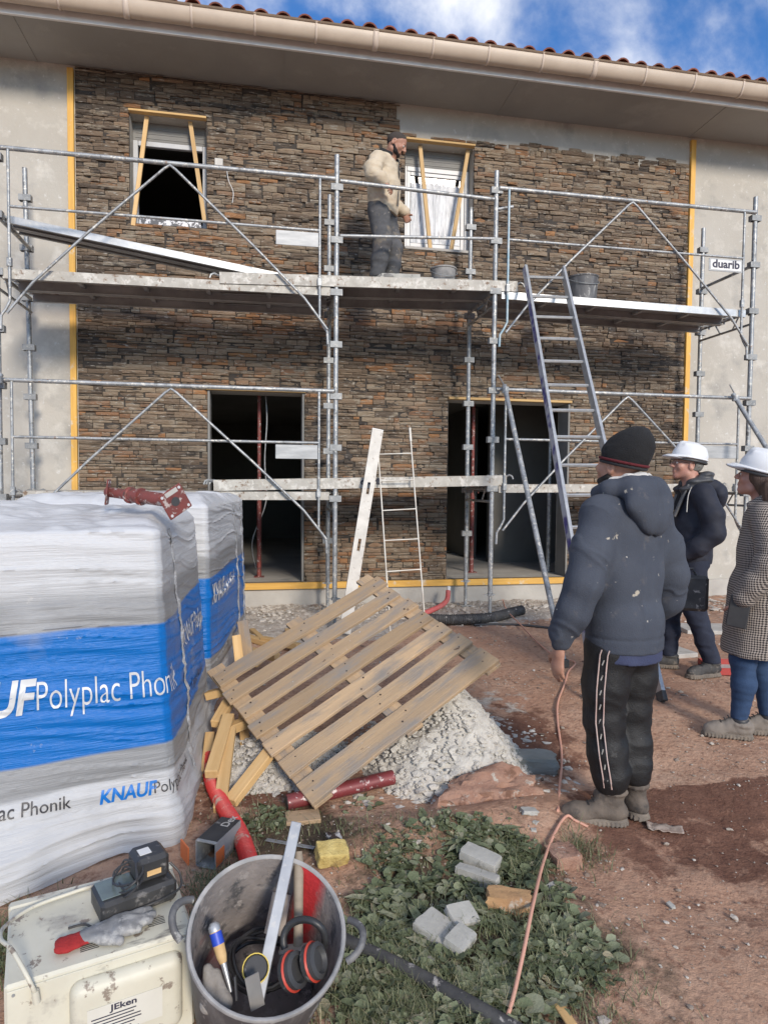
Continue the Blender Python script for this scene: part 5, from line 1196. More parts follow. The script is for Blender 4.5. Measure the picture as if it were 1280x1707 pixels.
# ------------------------------------------------------------------ weeds and grass
def inpoly(x, y, P):
    c = False
    for i in range(len(P)):
        (x1, y1), (x2, y2) = P[i], P[i-1]
        if (y1 > y) != (y2 > y) and x < (x2-x1)*(y-y1)/(y2-y1)+x1: c = not c
    return c
WP = [tuple(gp(u, v).xy) for u, v in ((588, 1470), (620, 1432), (690, 1425), (745, 1430), (775, 1395), (800, 1372), (850, 1370), (880, 1400), (905, 1440), (955, 1500), (985, 1545), (1005, 1600), (1005, 1660), (960, 1730), (850, 1760), (560, 1760), (560, 1600))]
LEAF = mat('weed leaves', (.1, .1, .1), None, .55, attr='tone', attrcols=[(0, (.065, .080, .042)), (.35, (.115, .140, .072)), (.65, (.175, .20, .115)), (.88, (.25, .255, .175)), (1, (.36, .31, .20))], splat=((.24, .20, .15), 40, .66, .08), bump=.4, bscale=120, coord='World', spec=.4)
LV, LF, LT = [], [], []
def leaf(p, r, yaw, pitch, roll, tone, lobes=True):
    n = 9; M = T(*p) @ Euler((pitch, roll, yaw)).to_matrix().to_4x4() @ Matrix.Diagonal((random.uniform(.55, 1.15), random.uniform(.8, 1.4), 1, 1)); b = len(LV); LV.append(tuple(M @ Vector((0, .15*r, -.10*r)))); LT.append(tone)
    for k in range(n):
        a = math.radians(-100+k*(380-20)/(n-1)*.89)-math.pi/2+math.radians(25); q = r*random.uniform(.78, 1.2) ; c = .22*r*(abs(math.cos(a))**2)
        LV.append(tuple(M @ Vector((q*math.cos(a), q*.95*math.sin(a)+.15*r, c-.06*r+.05*r*math.sin(k*1.9))))); LT.append(min(1, max(0, tone+.05*math.sin(k*3))))
    for k in range(n): LF.append((b, b+1+k, b+1+(k+1) % n))
def stalk(a, b):
    m = len(LV); d = Vector((.0012, 0, 0)); e = Vector((0, .0012, 0))
    for p in (a, b): LV.extend([tuple(Vector(p)-d), tuple(Vector(p)+d), tuple(Vector(p)+e)]); LT.extend([.2]*3)
    LF.extend([(m, m+1, m+4, m+3), (m+1, m+2, m+5, m+4), (m+2, m, m+3, m+5)])
def addleaf(x, y, dens=1.0):
    g = gz(x, y); h = random.uniform(.002, .030)*dens; r = random.choice((random.uniform(.005, .011), random.uniform(.007, .015), random.uniform(.012, .025)))
    tn = min(1, max(0, random.gauss(.48, .24))); tn = random.uniform(.85, 1) if random.random() < .05 else tn
    leaf((x, y, g+h), r, random.uniform(0, 6.3), random.gauss(0, .4), random.gauss(0, .4), tn)
    if random.random() < .3: stalk((x, y, g), (x, y, g+h))
def plant(x, y, kind, size, tone):
    g = gz(x, y); n_ = random.randint(5, 12) if kind < 2 else random.randint(10, 20); a0 = random.uniform(0, 6.3)
    for k in range(n_):
        a = a0+k*2.4+random.gauss(0, .3); d = size*random.uniform(.25, 1.0); px, py = x+d*math.cos(a), y+d*math.sin(a); tn = min(1, max(0, tone+random.gauss(0, .10))) if random.random() > .06 else random.uniform(.85, 1)
        if kind == 0: leaf((px, py, g+.004+random.uniform(.0, .022)), random.uniform(.35, .6)*size*.62, a-1.57, random.gauss(.15, .22), random.gauss(0, .25), tn); stalk((x, y, g), (px, py, g+.006))
        elif kind == 1:                  # long lance shaped leaf arching out of the crown
            L = size*random.uniform(1.0, 1.7); w_ = L*random.uniform(.10, .17); c, s_ = math.cos(a), math.sin(a); b_ = len(LV); hh = random.uniform(.25, .6)
            for t_, ww in ((0, .25), (.35, 1), (.7, .8), (1, .05)):
                qx, qy, qz = x+c*L*t_, y+s_*L*t_, g+.003+L*hh*(t_-.75*t_*t_)
                LV.extend([(qx-s_*w_*ww, qy+c*w_*ww, qz+.12*w_), (qx, qy, qz-.10*w_), (qx+s_*w_*ww, qy-c*w_*ww, qz+.12*w_)]); LT.extend([tn, max(0, tn-.12), tn])
            for j in range(3): q = b_+j*3; LF.extend([(q, q+1, q+4, q+3), (q+1, q+2, q+5, q+4)])
        else: leaf((px, py, g+.003+random.uniform(0, .012)), random.uniform(.005, .010), random.uniform(0, 6.3), random.gauss(0, .3), random.gauss(0, .3), tn)
xs_ = [p[0] for p in WP]; ys_ = [p[1] for p in WP]; cnt = 0
while cnt < 430:
    x, y = random.uniform(min(xs_), max(xs_)), random.uniform(min(ys_), max(ys_))
    e_ = .17*float(fbm(x*5, y*5, o=3))
    if not inpoly(x+e_, y+e_*.8, WP): continue
    d = float(fbm(x*4+7, y*4, o=3))
    if d < -.05 and random.random() < .75: continue
    kd = random.choices((0, 1, 2), (.52, .26, .22))[0]
    plant(x, y, kd, random.uniform(.03, .075) if kd < 2 else random.uniform(.03, .06), random.uniform(.15, .8)); cnt += 1
for (u, v, n_, s_) in ((735, 1372, 60, .10), (775, 1375, 70, .07), (690, 1405, 70, .10), (830, 1395, 120, .10), (425, 1375, 90, .10), (455, 1360, 60, .10), (395, 1490, 60, .10), (650, 1420, 60, .1), (930, 1490, 70, .05), (600, 1345, 25, .08), (40, 1590, 60, .1)):
    p = gp(u, v)
    for _ in range(n_): addleaf(p.x+random.gauss(0, s_*.6), p.y+random.gauss(0, s_*.5), .6)
me = bpy.data.meshes.new('weeds'); me.from_pydata(LV, [], LF); at = me.attributes.new('tone', 'FLOAT', 'POINT'); at.data.foreach_set('value', np.array(LT, np.float32)); me.shade_smooth()
wd = add('weeds', me, None, None, LEAF, 'stuff'); wd['label'] = 'low broad leaved weeds covering the foreground ground'
GRASS = mat('grass blades', (.1, .1, .1), None, .6, attr='tone', attrcols=[(0, (.06, .075, .03)), (.5, (.115, .135, .06)), (.8, (.18, .185, .10)), (1, (.30, .26, .16))], coord='World')
GV, GF, GT = [], [], []
def blade(x, y, h, tn):
    g = gz(x, y)-.003; a = random.uniform(0, 6.28); c, s_ = math.cos(a), math.sin(a); ln = random.uniform(.3, 1.3)*h; w_ = random.uniform(.0012, .0026); b = len(GV)
    for k, t_ in enumerate((0, .5, 1.0)):
        px, py, pz = x+c*ln*t_*t_, y+s_*ln*t_*t_, g+h*(t_-.25*t_*t_*ln/h); q = w_*(1-t_*.85)
        GV.extend([(px-s_*q, py+c*q, pz), (px+s_*q, py-c*q, pz)]); GT.extend([tn]*2)
    GF.extend([(b, b+1, b+3, b+2), (b+2, b+3, b+5, b+4)])
def tuft(u, v, n_, sx_, sy_, h0, h1, t0=.2, t1=.9):
    p = gp(u, v)
    for _ in range(n_): blade(p.x+random.gauss(0, sx_), p.y+random.gauss(0, sy_), random.uniform(h0, h1), random.uniform(t0, t1))
for a in ((968, 1425, 260, .045, .05, .03, .09), (700, 1690, 1500, .16, .05, .02, .06, .3, 1), (640, 1640, 1200, .10, .08, .02, .06, .2, 1), (400, 1500, 900, .09, .12, .02, .06), (365, 1480, 500, .07, .06, .02, .06), (850, 1440, 500, .10, .08, .03, .09), (700, 1560, 1500, .22, .15, .02, .07), (860, 1580, 900, .14, .16, .02, .06), (440, 1370, 500, .13, .10, .015, .05), (600, 1380, 250, .12, .08, .015, .045), (30, 1560, 700, .12, .08, .03, .08, .1, .7), (10, 1620, 500, .1, .08, .03, .08, .1, .7), (960, 1650, 500, .12, .1, .02, .05, .4, 1), (740, 1390, 200, .1, .05, .02, .05), (930, 1560, 300, .08, .1, .02, .06), (330, 1690, 400, .08, .05, .02, .06), (665, 1425, 200, .1, .05, .02, .05)): tuft(*a)
me = bpy.data.meshes.new('grass'); me.from_pydata(GV, [], GF); at = me.attributes.new('tone', 'FLOAT', 'POINT'); at.data.foreach_set('value', np.array(GT, np.float32))
gr = add('grass', me, None, None, GRASS, 'stuff'); gr['label'] = 'thin grass between the weeds and around the tub'
# ------------------------------------------------------------------ people
def V3(*a): return np.array(a, float)
SKIN = mat('skin', (.42, .23, .16), (.36, .18, .12), .55, 0, 14, bump=.12, bscale=90)
SKIN2 = mat('ruddy skin', (.47, .255, .19), (.42, .20, .145), .5, 0, 12, bump=.12, bscale=90)
EYEW = mat('eye white', (.62, .60, .57), None, .3); EYED = mat('iris', (.03, .02, .015), None, .2)
def head_prims(F, c, Rm, s=1.0, k=.012, nose=1.0):
    Rn = np.array(Rm); c = np.array(c, float)
    def q(*p): return c+Rn @ (np.array(p)*s)
    def E(p, r, kk=k, sub=False): F.ell(q(*p), np.array(r)*s, kk, Rn, sub)
    E((0, -.012, .032), (.076, .096, .086)); E((0, .018, -.035), (.060, .074, .080), .02); E((0, .055, -.098), (.026, .024, .020), .02)
    F.cap(q(-.044, .0, -.075), q(0, .058, -.098), .024*s, .018*s, .02); F.cap(q(.044, .0, -.075), q(0, .058, -.098), .024*s, .018*s, .02)
    for sx in (-1, 1):
        E((sx*.041, .058, -.030), (.024, .024, .026), .016); E((sx*.0745, -.012, -.012), (.010, .021, .033), .008); E((sx*.079, -.014, -.008), (.005, .011, .019), .004, True)
        E((sx*.031, .100, -.002), (.019, .016, .012), .008, True); E((sx*.031, .079, -.002), (.0135, .0135, .0125), .004)
    F.cap(q(-.036, .083, .019), q(.036, .083, .019), .0105*s, .0105*s, .012)
    F.cap(q(0, .090, .010), q(0, .112*nose+.113*(1-nose), -.030), .0085*s, .0135*s, .008)
    for sx in (-1, 1): E((sx*.012, .100, -.034), (.009, .011, .009), .006)
    F.cap(q(-.020, .085, -.0605), q(.020, .085, -.0605), .0065*s, .0065*s, .006); F.cap(q(-.017, .085, -.0725), q(.017, .085, -.0725), .007*s, .007*s, .006)
    F.cap(q(-.022, .093, -.0665), q(.022, .093, -.0665), .0022*s, .0022*s, .003, None, True)
    return q
def eyes(par, M, c, Rm, s=1.0):
    Rn = np.array(Rm)
    for sx in (-1, 1):
        p = c+Rn @ (np.array((sx*.031, .0805, -.002))*s); ms = T(*p)
        m = MB(); m.lathe([(.0001, -.0128*s), (.008*s, -.0100*s), (.0125*s, -.002*s), (.0125*s, .002*s), (.008*s, .0100*s), (.0001, .0128*s)], 12, ms); e = m.build('eye', EYEW, par, M, 180)
        p2 = c+Rn @ (np.array((sx*.031, .0925, -.0025))*s); MB().lathe([(.0001, -.004), (.0048, -.002), (.0048, .002), (.0001, .004)], 10, T(*p2)).build('iris', EYED, e, M, 180)
def hand_prims(F, w, fd, pn, th, curl=.5, s=1.0, k=.004):          # wrist, finger direction, palm normal, thumb direction
    w = np.array(w, float); fd = np.array(fd, float); fd /= np.linalg.norm(fd); th = np.array(th, float); th -= fd*(th@fd); th /= np.linalg.norm(th); pn = np.cross(fd, th)*np.sign(np.dot(np.cross(fd, th), pn))
    F.cap(w-fd*.03*s, w+fd*.02*s, .024*s, .027*s, .015, (pn, .75)); F.cap(w+fd*.02*s, w+fd*.075*s, .030*s, .036*s, .012, (pn, .45))
    for i, (o_, L) in enumerate(((.027, .072), (.009, .080), (-.009, .074), (-.026, .058))):
        b = w+fd*(.080-.004*abs(i-1.2))*s+th*o_*s; d = fd.copy(); r = .0088*s; L *= s
        for j, f in enumerate((.42, .32, .26)):
            a = curl*(.35+.45*j); d2 = fd*math.cos(a)+pn*math.sin(a); e = b+d2*L*f; F.cap(b, e, r, r*.93, k if j else .008); b = e; r *= .93
    b = w+fd*.028*s+th*.026*s; d = (fd*.65+th*.75+pn*.25); d /= np.linalg.norm(d); e = b+d*.042*s; F.cap(b, e, .0135*s, .011*s, .01); d2 = fd*.85+th*.25+pn*.45; d2 /= np.linalg.norm(d2); F.cap(e, e+d2*.032*s, .0108*s, .009*s, .004)
def rotm(yaw=0, pitch=0, roll=0): return np.array(Euler((pitch, roll, yaw), 'XYZ').to_matrix())
def hz(u): return u
def wrk(a1, f1, a2=0, f2=20, st=(1, 1, 1.6)):
    return lambda X, Y, Z: a1*fbm(X*f1*st[0]+3, Y*f1*st[1], Z*f1*st[2], 2)+(a2*fbm(X*f2, Y*f2+5, Z*f2*1.4, 2) if a2 else 0)
def boot(name, mt, msole, par, M, ank, d, L=.29, wd=.048, hgt=.13, vox=.006, zt=0.0, lace=True):
    d = np.array((*d, 0.), float)/math.hypot(*d); n = np.array((-d[1], d[0], 0)); a = np.array(ank, float); a[2] = zt; he = a-d*.075; to = a+d*(L-.075)
    lo = np.minimum(he, to)-V3(.09, .09, .02); hi = np.maximum(he, to)+V3(.09, .09, hgt+.09)
    F = Field(lo, hi, vox); z = V3(0, 0, 1)
    F.cap(he+d*.036+z*.055, a+d*.04+z*.06, .041, .040, .02); F.cap(a+d*.06+z*.055, to-d*.075+z*.040, .040, .044, .02); F.cap(to-d*.085+z*.042, to-d*.046+z*.036, .045, .037, .015)
    F.cap(a+z*.06, a-d*.010+z*hgt, .044, .047, .02, (d, 1.15)); F.cap(a+d*.055+z*.07, a+d*.012+z*(hgt+.012), .030, .032, .02)
    F.chain([a-d*.010+z*hgt+n*(.046*math.cos(q))+d*(.052*math.sin(q)) for q in np.linspace(0, 6.28, 11)], [.012]*11, .006)
    F.half((0, 0, zt+.022), (0, 0, -1)); F.wob(wrk(.004, 22, .002, 60)); up = F.build(name, mt, par, M)
    F = Field(lo-V3(.02, .02, 0), hi+V3(.02, .02, -hgt), vox*.7); F.cap(he+d*.042, a+d*.05, .049, .046, .01); F.cap(a+d*.05, to-d*.055, .046, .054, .01); F.cap(to-d*.07, to-d*.046, .053, .047, .01); F.half((0, 0, zt+.034), (0, 0, 1)); F.half((0, 0, zt), (0, 0, -1))
    F.wob(lambda X, Y, Z: .0045*(np.sin((X*d[0]+Y*d[1])*330) > .2)*(Z < zt+.020)); F.build('sole', msole, up, M)
    F2 = MB()
    if lace:
        for k in range(4):
            c = a+d*(.098-.020*k)+z*(.088+.015*k); F2 = MB().tube([c-n*.022, c+z*.006, c+n*.022], .0035, 5); F2.build('lace', DARK, up, M, 60)
    return up
def cloth(name, c1, c2, **kw):
    kw.setdefault('bump', .35); kw.setdefault('bscale', 160); return mat(name, c1, c2, kw.pop('rough', .9), 0, kw.pop('scale', 7), **kw)
SOLE = mat('muddy sole', (.12, .105, .09), (.20, .165, .13), .9, 0, 16, bump=.4)
HELM = mat('white helmet shell', (.70, .71, .72), (.66, .67, .68), .32, 0, 4)

# ================= man in the grey hoodie, seen from behind
P0 = gp(1030, 1362); HD = R_(20)
M = T(P0.x, P0.y, gz(P0.x, P0.y)+.002) @ Matrix.Rotation(HD, 4, 'Z')
A_ = thing('person', 'person in slate blue hoodie, black beanie and striped black track pants seen from behind', 'person', None, None, M)
hc = V3(-.005, .035, 1.595); HR = rotm(R_(4), R_(12), R_(4))
F = Field((-.42, -.30, -.02), (.42, .38, 1.78), .006)
head_prims(F, hc, HR, .98); F.chain([V3(0, .0, 1.36), V3(0, .015, 1.48), hc+V3(0, -.01, -.05)], [.07, .056, .056], .03)
F.chain([V3(0, 0, .92), V3(0, 0, 1.15), V3(0, -.01, 1.36)], [.10, .10, .10], .05)
wL, wR = V3(-.335, .045, .835), V3(.300, .065, .855)
F.chain([V3(-.16, 0, 1.36), V3(-.285, -.04, 1.10), wL], [.05, .042, .026], .03); F.chain([V3(.16, 0, 1.36), V3(.30, -.03, 1.10), wR], [.05, .042, .026], .03)
for s_ in (-1, 1): F.chain([V3(s_*.09, 0, .92), V3(s_*.085, .01, .5), V3(s_*.08, -.02, .10)], [.07, .05, .038], .03)
hand_prims(F, wL+V3(-.004, .006, -.035), (-.02, .10, -1), (1, 0, 0), (0, 1, -.1), .55)
hand_prims(F, wR+V3(.0, .008, -.035), (0, .08, -1), (-1, 0, 0), (0, 1, -.1), .45)
F.build('body', SKIN, A_, M)
HOOD = cloth('slate hoodie fleece', (.040, .048, .067), (.056, .065, .085), scale=5, splat=[((.42, .38, .31), 9, .72, .03), ((.085, .085, .095), 14, .66, .10), ((.50, .47, .42), 24, .74, .02)])
F = Field((-.46, -.30, .74), (.46, .30, 1.56), .0065)
F.cap((0, .0, .86), (0, -.005, 1.10), .180, .178, .03, ((0, 1, 0), .74)); F.cap((0, -.005, 1.10), (0, -.015, 1.30), .182, .180, .05, ((0, 1, 0), .68)); F.cap((-.150, -.012, 1.385), (.150, -.012, 1.385), .072, .072, .06); F.cap((0, -.01, 1.36), (0, .01, 1.46), .11, .085, .05)
for s_, wv in ((-1, wL), (1, wR)):
    F.chain([V3(s_*.175, -.005, 1.375), V3(s_*.240, -.024, 1.22), V3(s_*.288, -.030, 1.09), V3(s_*.312, .0, .97), wv+V3(0, 0, .035)], [.080, .074, .069, .063, .054], .06)
    F.cap(wv+V3(0, .0, .045), wv+V3(0, 0, .0), .046, .040, .008)
F.cap((0, -.012, .74), (0, -.008, .90), .186, .192, .012, ((0, 1, 0), .80))
F.wob(lambda X, Y, Z: (-.006*np.exp(-(fbm(X*5+Z*8, Y*5+Z*3, Z*11-np.abs(X)*9, 1)/.09)**2)+.003*fbm(X*16, Y*16, Z*16, 2))*np.clip((np.abs(X)-.19)/.05, 0, 1)); F.wob(lambda X, Y, Z: (-.007*np.exp(-(fbm(X*7, Y*3, Z*1.6-X*2, 2)/.10)**2)+.002*fbm(X*22, Y*14, Z*9, 2))*np.clip((1.34-Z)/.2, 0, 1)); F.wob(lambda X, Y, Z: .006*np.exp(-((Z-.845)/.006)**2)*(np.abs(X) < .24))
F.half((0, 0, .785), (0, .03, -1)); F.build('hoodie', HOOD, A_, M)
F = Field((-.24, -.30, 1.24), (.24, .20, 1.62), .0065)
F.chain([V3(-.10, .07, 1.470), V3(-.118, -.01, 1.487), V3(-.075, -.085, 1.50), V3(0, -.108, 1.505), V3(.075, -.085, 1.50), V3(.118, -.01, 1.487), V3(.10, .07, 1.470)], [.035, .042, .046, .047, .046, .042, .035], .02)
F.ell((0, -.125, 1.430), (.142, .056, .085), .05); F.ell((.01, -.142, 1.350), (.078, .036, .062), .06); F.wob(wrk(.004, 12)); F.wob(lambda X, Y, Z: .008*np.exp(-(X/.012)**2)); F.build('hood', HOOD, A_, M)
F = Field((-.2, -.2, 1.42), (.2, .2, 1.62), .006); F.chain([V3(-.085, .05, 1.50), V3(-.092, -.01, 1.515), V3(-.06, -.062, 1.532), V3(0, -.078, 1.538), V3(.06, -.062, 1.532), V3(.092, -.01, 1.515)], [.024, .026, .027, .027, .027, .026], .015); F.wob(wrk(.005, 45)); F.build('fleece_collar', mat('white fleece', (.66, .64, .60), (.56, .54, .50), .98, 0, 30, bump=.9, bscale=90), A_, M)
F = Field((-.24, -.2, .68), (.24, .2, .86), .007); F.cap((0, -.012, .70), (0, -.01, .82), .180, .180, .01, ((0, 1, 0), .80)); F.wob(wrk(.004, 9)); F.half((0, 0, .742), (0, .05, -1)); F.build('shirt_hem', cloth('blue shirt', (.032, .040, .088), (.045, .055, .11)), A_, M)
TRK = cloth('black track pants', (.005, .005, .0056), (.009, .009, .010), rough=.6, splat=[((.34, .33, .31), 19, .74, .02), ((.045, .044, .042), 11, .68, .06)])
F = Field((-.30, -.22, .08), (.30, .22, .86), .0065); F.cap((-.055, 0, .80), (.055, 0, .80), .118, .118, .04, ((0, 1, 0), .92)); F.ell((-.065, -.045, .79), (.085, .075, .09), .04); F.ell((.065, -.045, .79), (.085, .075, .09), .04)
legc = {}
for s_ in (-1, 1):
    c = [V3(s_*.088, 0, .78), V3(s_*.096, .008, .62), V3(s_*.088, .018, .47), V3(s_*.082, .0, .32), V3(s_*.076, -.018, .22), V3(s_*.075, -.02, .185)]; r = [.102, .096, .087, .082, .076, .066]; F.chain(c, r, .03); legc[s_] = (c, r)
F.wob(wrk(.004, 8, .002, 20, (1, 1, 1.2))); F.wob(lambda X, Y, Z: .010*np.abs(fbm(X*9+Z*6, Y*8-Z*6, Z*13, 2))*np.clip((.85-Z)/.3, .3, 1)-.003); F.build('track_pants', TRK, A_, M)
c, r = legc[-1]; STW = mat('pink white tape', (.48, .30, .26), (.55, .44, .40), .7, 0, 9)
stripes = []
for o_ in (-.016, .016):
    pts = []
    for t_ in np.linspace(0, 1, 30):
        z = .80-.64*t_; i = max(0, min(4, sum(z < q[2] for q in c)-1)); f_ = min(1, max(0, (c[i][2]-z)/(c[i][2]-c[i+1][2]))); ce = c[i]+(c[i+1]-c[i])*f_; rr = r[i]+(r[i+1]-r[i])*f_
        if z > .78: ce = V3(-.075, 0, z); rr = .112
        dv = V3(-.86, -.5, 0); nv_ = V3(-.5, .86, 0); pts.append(ce+dv*(rr+.009)+nv_*o_+V3(0, 0, 0))
    MB().tube(pts, .0032, 6).build('side_stripe', STW, A_, M, 60); stripes.append(pts)
for k in range(2, 29, 3): MB().tube([stripes[0][k]*.6+stripes[1][k]*.4, stripes[0][min(29, k+1)]*.4+stripes[1][min(29, k+1)]*.6], .0028, 5).build('stripe_mark', SEDGE, A_, M)
F = Field((-.16, -.15, 1.50), (.16, .22, 1.80), .0055); Hn = HR
def hq(*p): return hc+Hn @ (np.array(p)*.98)
BN = cloth('black knit beanie', (.008, .008, .009), (.013, .013, .014), bump=.7, bscale=220)
F.ell(hq(0, -.018, .050), (.093, .112, .104), .02, Hn); F.ell(hq(.012, -.058, .128), (.058, .060, .060), .07, Hn); F.wob(wrk(.004, 22)); F.half(hq(0, 0, .005), -Hn[:, 2]+Hn[:, 1]*-.12); F.build('beanie', BN, A_, M)
for (zz, h_, mt, gr_) in ((.008, .014, cloth('grey band', (.028, .028, .03), None), .103), (.022, .013, cloth('red band', (.10, .010, .014), None), .105)):
    F = Field((-.16, -.15, 1.50), (.16, .22, 1.75), .005); F.ell(hq(0, -.018, .040), (gr_-.005, gr_+.0135, .105), .01, Hn); F.half(hq(0, 0, zz+h_/2), Hn[:, 2]); F.half(hq(0, 0, zz-h_/2), -Hn[:, 2]); F.build('beanie_band', mt, A_, M)
F = Field((-.16, -.1, 1.46), (.12, .22, 1.66), .005); F.cap(hq(-.058, -.005, -.055), hq(-.045, .040, -.085), .018, .017, .012); F.cap(hq(.058, -.005, -.055), hq(.045, .040, -.085), .018, .017, .012); F.cap(hq(-.045, .040, -.085), hq(0, .064, -.096), .017, .017, .012); F.cap(hq(.045, .040, -.085), hq(0, .064, -.096), .017, .017, .012); F.wob(wrk(.004, 40)); F.build('beard', mat('dark beard', (.018, .014, .012), None, .9, bump=.8, bscale=150), A_, M)
BTM = mat('muddy brown boot', (.085, .07, .058), (.15, .12, .095), .85, 0, 12, splat=((.04, .036, .034), 8, .58, .12), bump=.4, bscale=40)
la = R_(55); boot('boot', BTM, SOLE, A_, M, (-.078, -.02, 0), (math.cos(R_(90)+la), math.sin(R_(90)+la)), .305, .05, .15); boot('boot', BTM, SOLE, A_, M, (.078, -.02, 0), (.08, 1), .305, .05, .15)
GLV = cloth('dark grey glove', (.05, .048, .046), (.10, .095, .09), splat=((.30, .28, .26), 26, .66, .06)); F = Field(wR-V3(.08, .08, .20), wR+V3(.08, .10, .05), .0045); hand_prims(F, wR+V3(.0, .008, -.037), (0, .08, -1), (-1, 0, 0), (0, 1, -.1), .45, 1.13, .005); F.build('glove', GLV, A_, M)
MB().tube([wR+V3(.034*math.cos(a), .034*math.sin(a)+.004, -.018) for a in np.linspace(0, 6.28, 17)[:-1]], .006, 6, False, True).build('glove_cuff', RED2, A_, M, 60)

# ================= older man in white helmet
P0 = gp(1146, 1120); M = T(P0.x, P0.y, gz(P0.x, P0.y)+.002) @ Matrix.Rotation(R_(70), 4, 'Z')
B_ = thing('person', 'person in navy hooded parka, dark jeans and white helmet looking left at the scaffold', 'person', None, None, M)
hc = V3(0, .05, 1.60); HR = rotm(R_(6), R_(10), 0)
F = Field((-.34, -.34, -.02), (.36, .40, 1.76), .0055)
q = head_prims(F, hc, HR, 1.0, .012, 1.0); F.chain([V3(0, -.02, 1.36), V3(0, .01, 1.47), hc+V3(0, -.012, -.06)], [.07, .058, .060], .03)
F.chain([V3(0, 0, .92), V3(0, 0, 1.15), V3(0, -.02, 1.36)], [.10, .10, .10], .05)
for s_ in (-1, 1):
    F.chain([V3(s_*.16, -.02, 1.36), V3(s_*.24, -.07, 1.10), V3(s_*.20, .08, .93)], [.05, .042, .028], .03); hand_prims(F, V3(s_*.185, .10, .92), (-s_*.25, .6, -.75), (0, -1, -.3), (0, .4, .9), .3)
ft = {-1: V3(-.095, -.14, .10), 1: V3(.085, .12, .10)}
for s_ in (-1, 1): F.chain([V3(s_*.09, 0, .92), (V3(s_*.09, 0, .92)+ft[s_])/2+V3(0, .04, .0), ft[s_]], [.07, .05, .038], .03)
F.build('body', SKIN2, B_, M); eyes(B_, M, hc, HR)
F = Field((-.14, -.15, 1.48), (.14, .12, 1.72), .005); F.ell(q(0, -.030, .010), (.083, .092, .080), .01, HR); F.half(q(0, .050, 0), HR[:, 1]); F.half(q(0, 0, .07), HR[:, 2]); F.half(q(0, 0, -.045), -HR[:, 2])
for s_ in (-1, 1): F.ell(q(s_*.078, -.010, -.012), (.02, .026, .036), .006, HR, True); F.ell(q(s_*.07, .045, -.02), (.03, .045, .05), .006, HR, True)
F.wob(wrk(.004, 40)); F.build('hair', mat('grey hair', (.24, .225, .20), (.15, .14, .125), .8, 0, 20, (1, 1, 6), bump=.6, bscale=60), B_, M)
def helmet(par, M, hc, HR, brim=(1, .04)):
    def q(*p): return hc+HR @ np.array(p, float)
    F = Field(hc-V3(.22, .22, .10), hc+V3(.22, .24, .22), .0055)
    F.ell(q(0, -.012, .060), (.108, .132, .112), .01, HR); F.cap(q(0, -.09, .120), q(0, .06, .140), .030, .030, .03); 
    for s_ in (-1, 1): F.cap(q(s_*.045, -.08, .122), q(s_*.045, .05, .135), .016, .016, .02)
    F.half(q(0, 0, .038), -HR[:, 2]); o = F.build('helmet', HELM, par, M)
    F = Field(hc-V3(.24, .24, .12), hc+V3(.24, .28, .20), .0055); F.ell(q(0, .0, .046), (.122, .150, .016), .006, HR); F.ell(q(0, .115, .034), (.085, .075, .010), .03, HR); F.build('helmet_brim', HELM, o, M)
    MB().tube([q(.104*math.cos(a), .128*math.sin(a)-.012, .026) for a in np.linspace(0, 6.28, 25)[:-1]], .009, 6, False, True).build('headband', DARK, o, M, 60)
    return o, q
hm, q = helmet(B_, M, hc, HR)
for k in range(3): MB().box((-.0105, -.001, -.008), (.0065, .001, .010)).build('badge', mat('grey badge', (.45, .46, .48), None, .5), hm, M @ T(*q(-.098+.004*abs(k-1), .030-.030*k, .085)) @ Matrix.Rotation(R_(82), 4, 'Z'))
F = Field((-.14, .02, 1.50), (.14, .22, 1.70), .004)
gl = [q(-.074, .0, .004), q(-.066, .070, .004), q(-.052, .098, .003)]
fr = mat('thin spectacle frame', (.10, .09, .09), None, .4, .5)
for s_ in (-1, 1): MB().tube([q(s_*.076, -.005, .006), q(s_*.068, .070, .006), q(s_*.054, .104, .004)], .0016, 5).tube([q(s_*(.032+.024*math.cos(a)), .109, -.002+.017*math.sin(a)) for a in np.linspace(0, 6.28, 14)[:-1]], .0014, 5, False, True).build('spectacles', fr, B_, M)
NAVY = cloth('navy parka', (.009, .011, .021), (.015, .018, .032), rough=.75, bump=.25)
F = Field((-.36, -.34, .78), (.36, .34, 1.56), .0065)
F.cap((0, .0, .90), (0, -.01, 1.12), .182, .182, .03, ((0, 1, 0), .80)); F.cap((0, -.01, 1.12), (0, -.03, 1.32), .185, .175, .05, ((0, 1, 0), .76)); F.cap((-.14, -.03, 1.375), (.14, -.03, 1.375), .072, .072, .06)
for s_ in (-1, 1): F.chain([V3(s_*.165, -.03, 1.37), V3(s_*.235, -.075, 1.22), V3(s_*.255, -.085, 1.09), V3(s_*.235, .02, .985), V3(s_*.195, .09, .935)], [.080, .077, .072, .066, .056], .03)
F.wob(wrk(.005, 7, .003, 20, (1, 1, 1.2))); F.wob(lambda X, Y, Z: .007*np.abs(fbm(X*9+Z*7, Y*9-Z*6, Z*15, 2))-.002); F.half((0, 0, .845), (0, 0, -1)); F.build('parka', NAVY, B_, M)
PUFF = cloth('dark grey quilted collar', (.035, .036, .040), (.055, .056, .06), rough=.5, bump=.2); F = Field((-.22, -.26, 1.28), (.22, .20, 1.60), .006)
F.chain([V3(-.085, .085, 1.40), V3(-.105, .02, 1.455), V3(-.075, -.075, 1.495), V3(0, -.10, 1.505), V3(.075, -.075, 1.495), V3(.105, .02, 1.455), V3(.085, .085, 1.40)], [.035, .040, .044, .045, .044, .040, .035], .02); F.wob(lambda X, Y, Z: .006*np.sin(Z*110)+.004*fbm(X*20, Y*20, Z*20, 2)); F.build('quilted_collar', PUFF, B_, M)
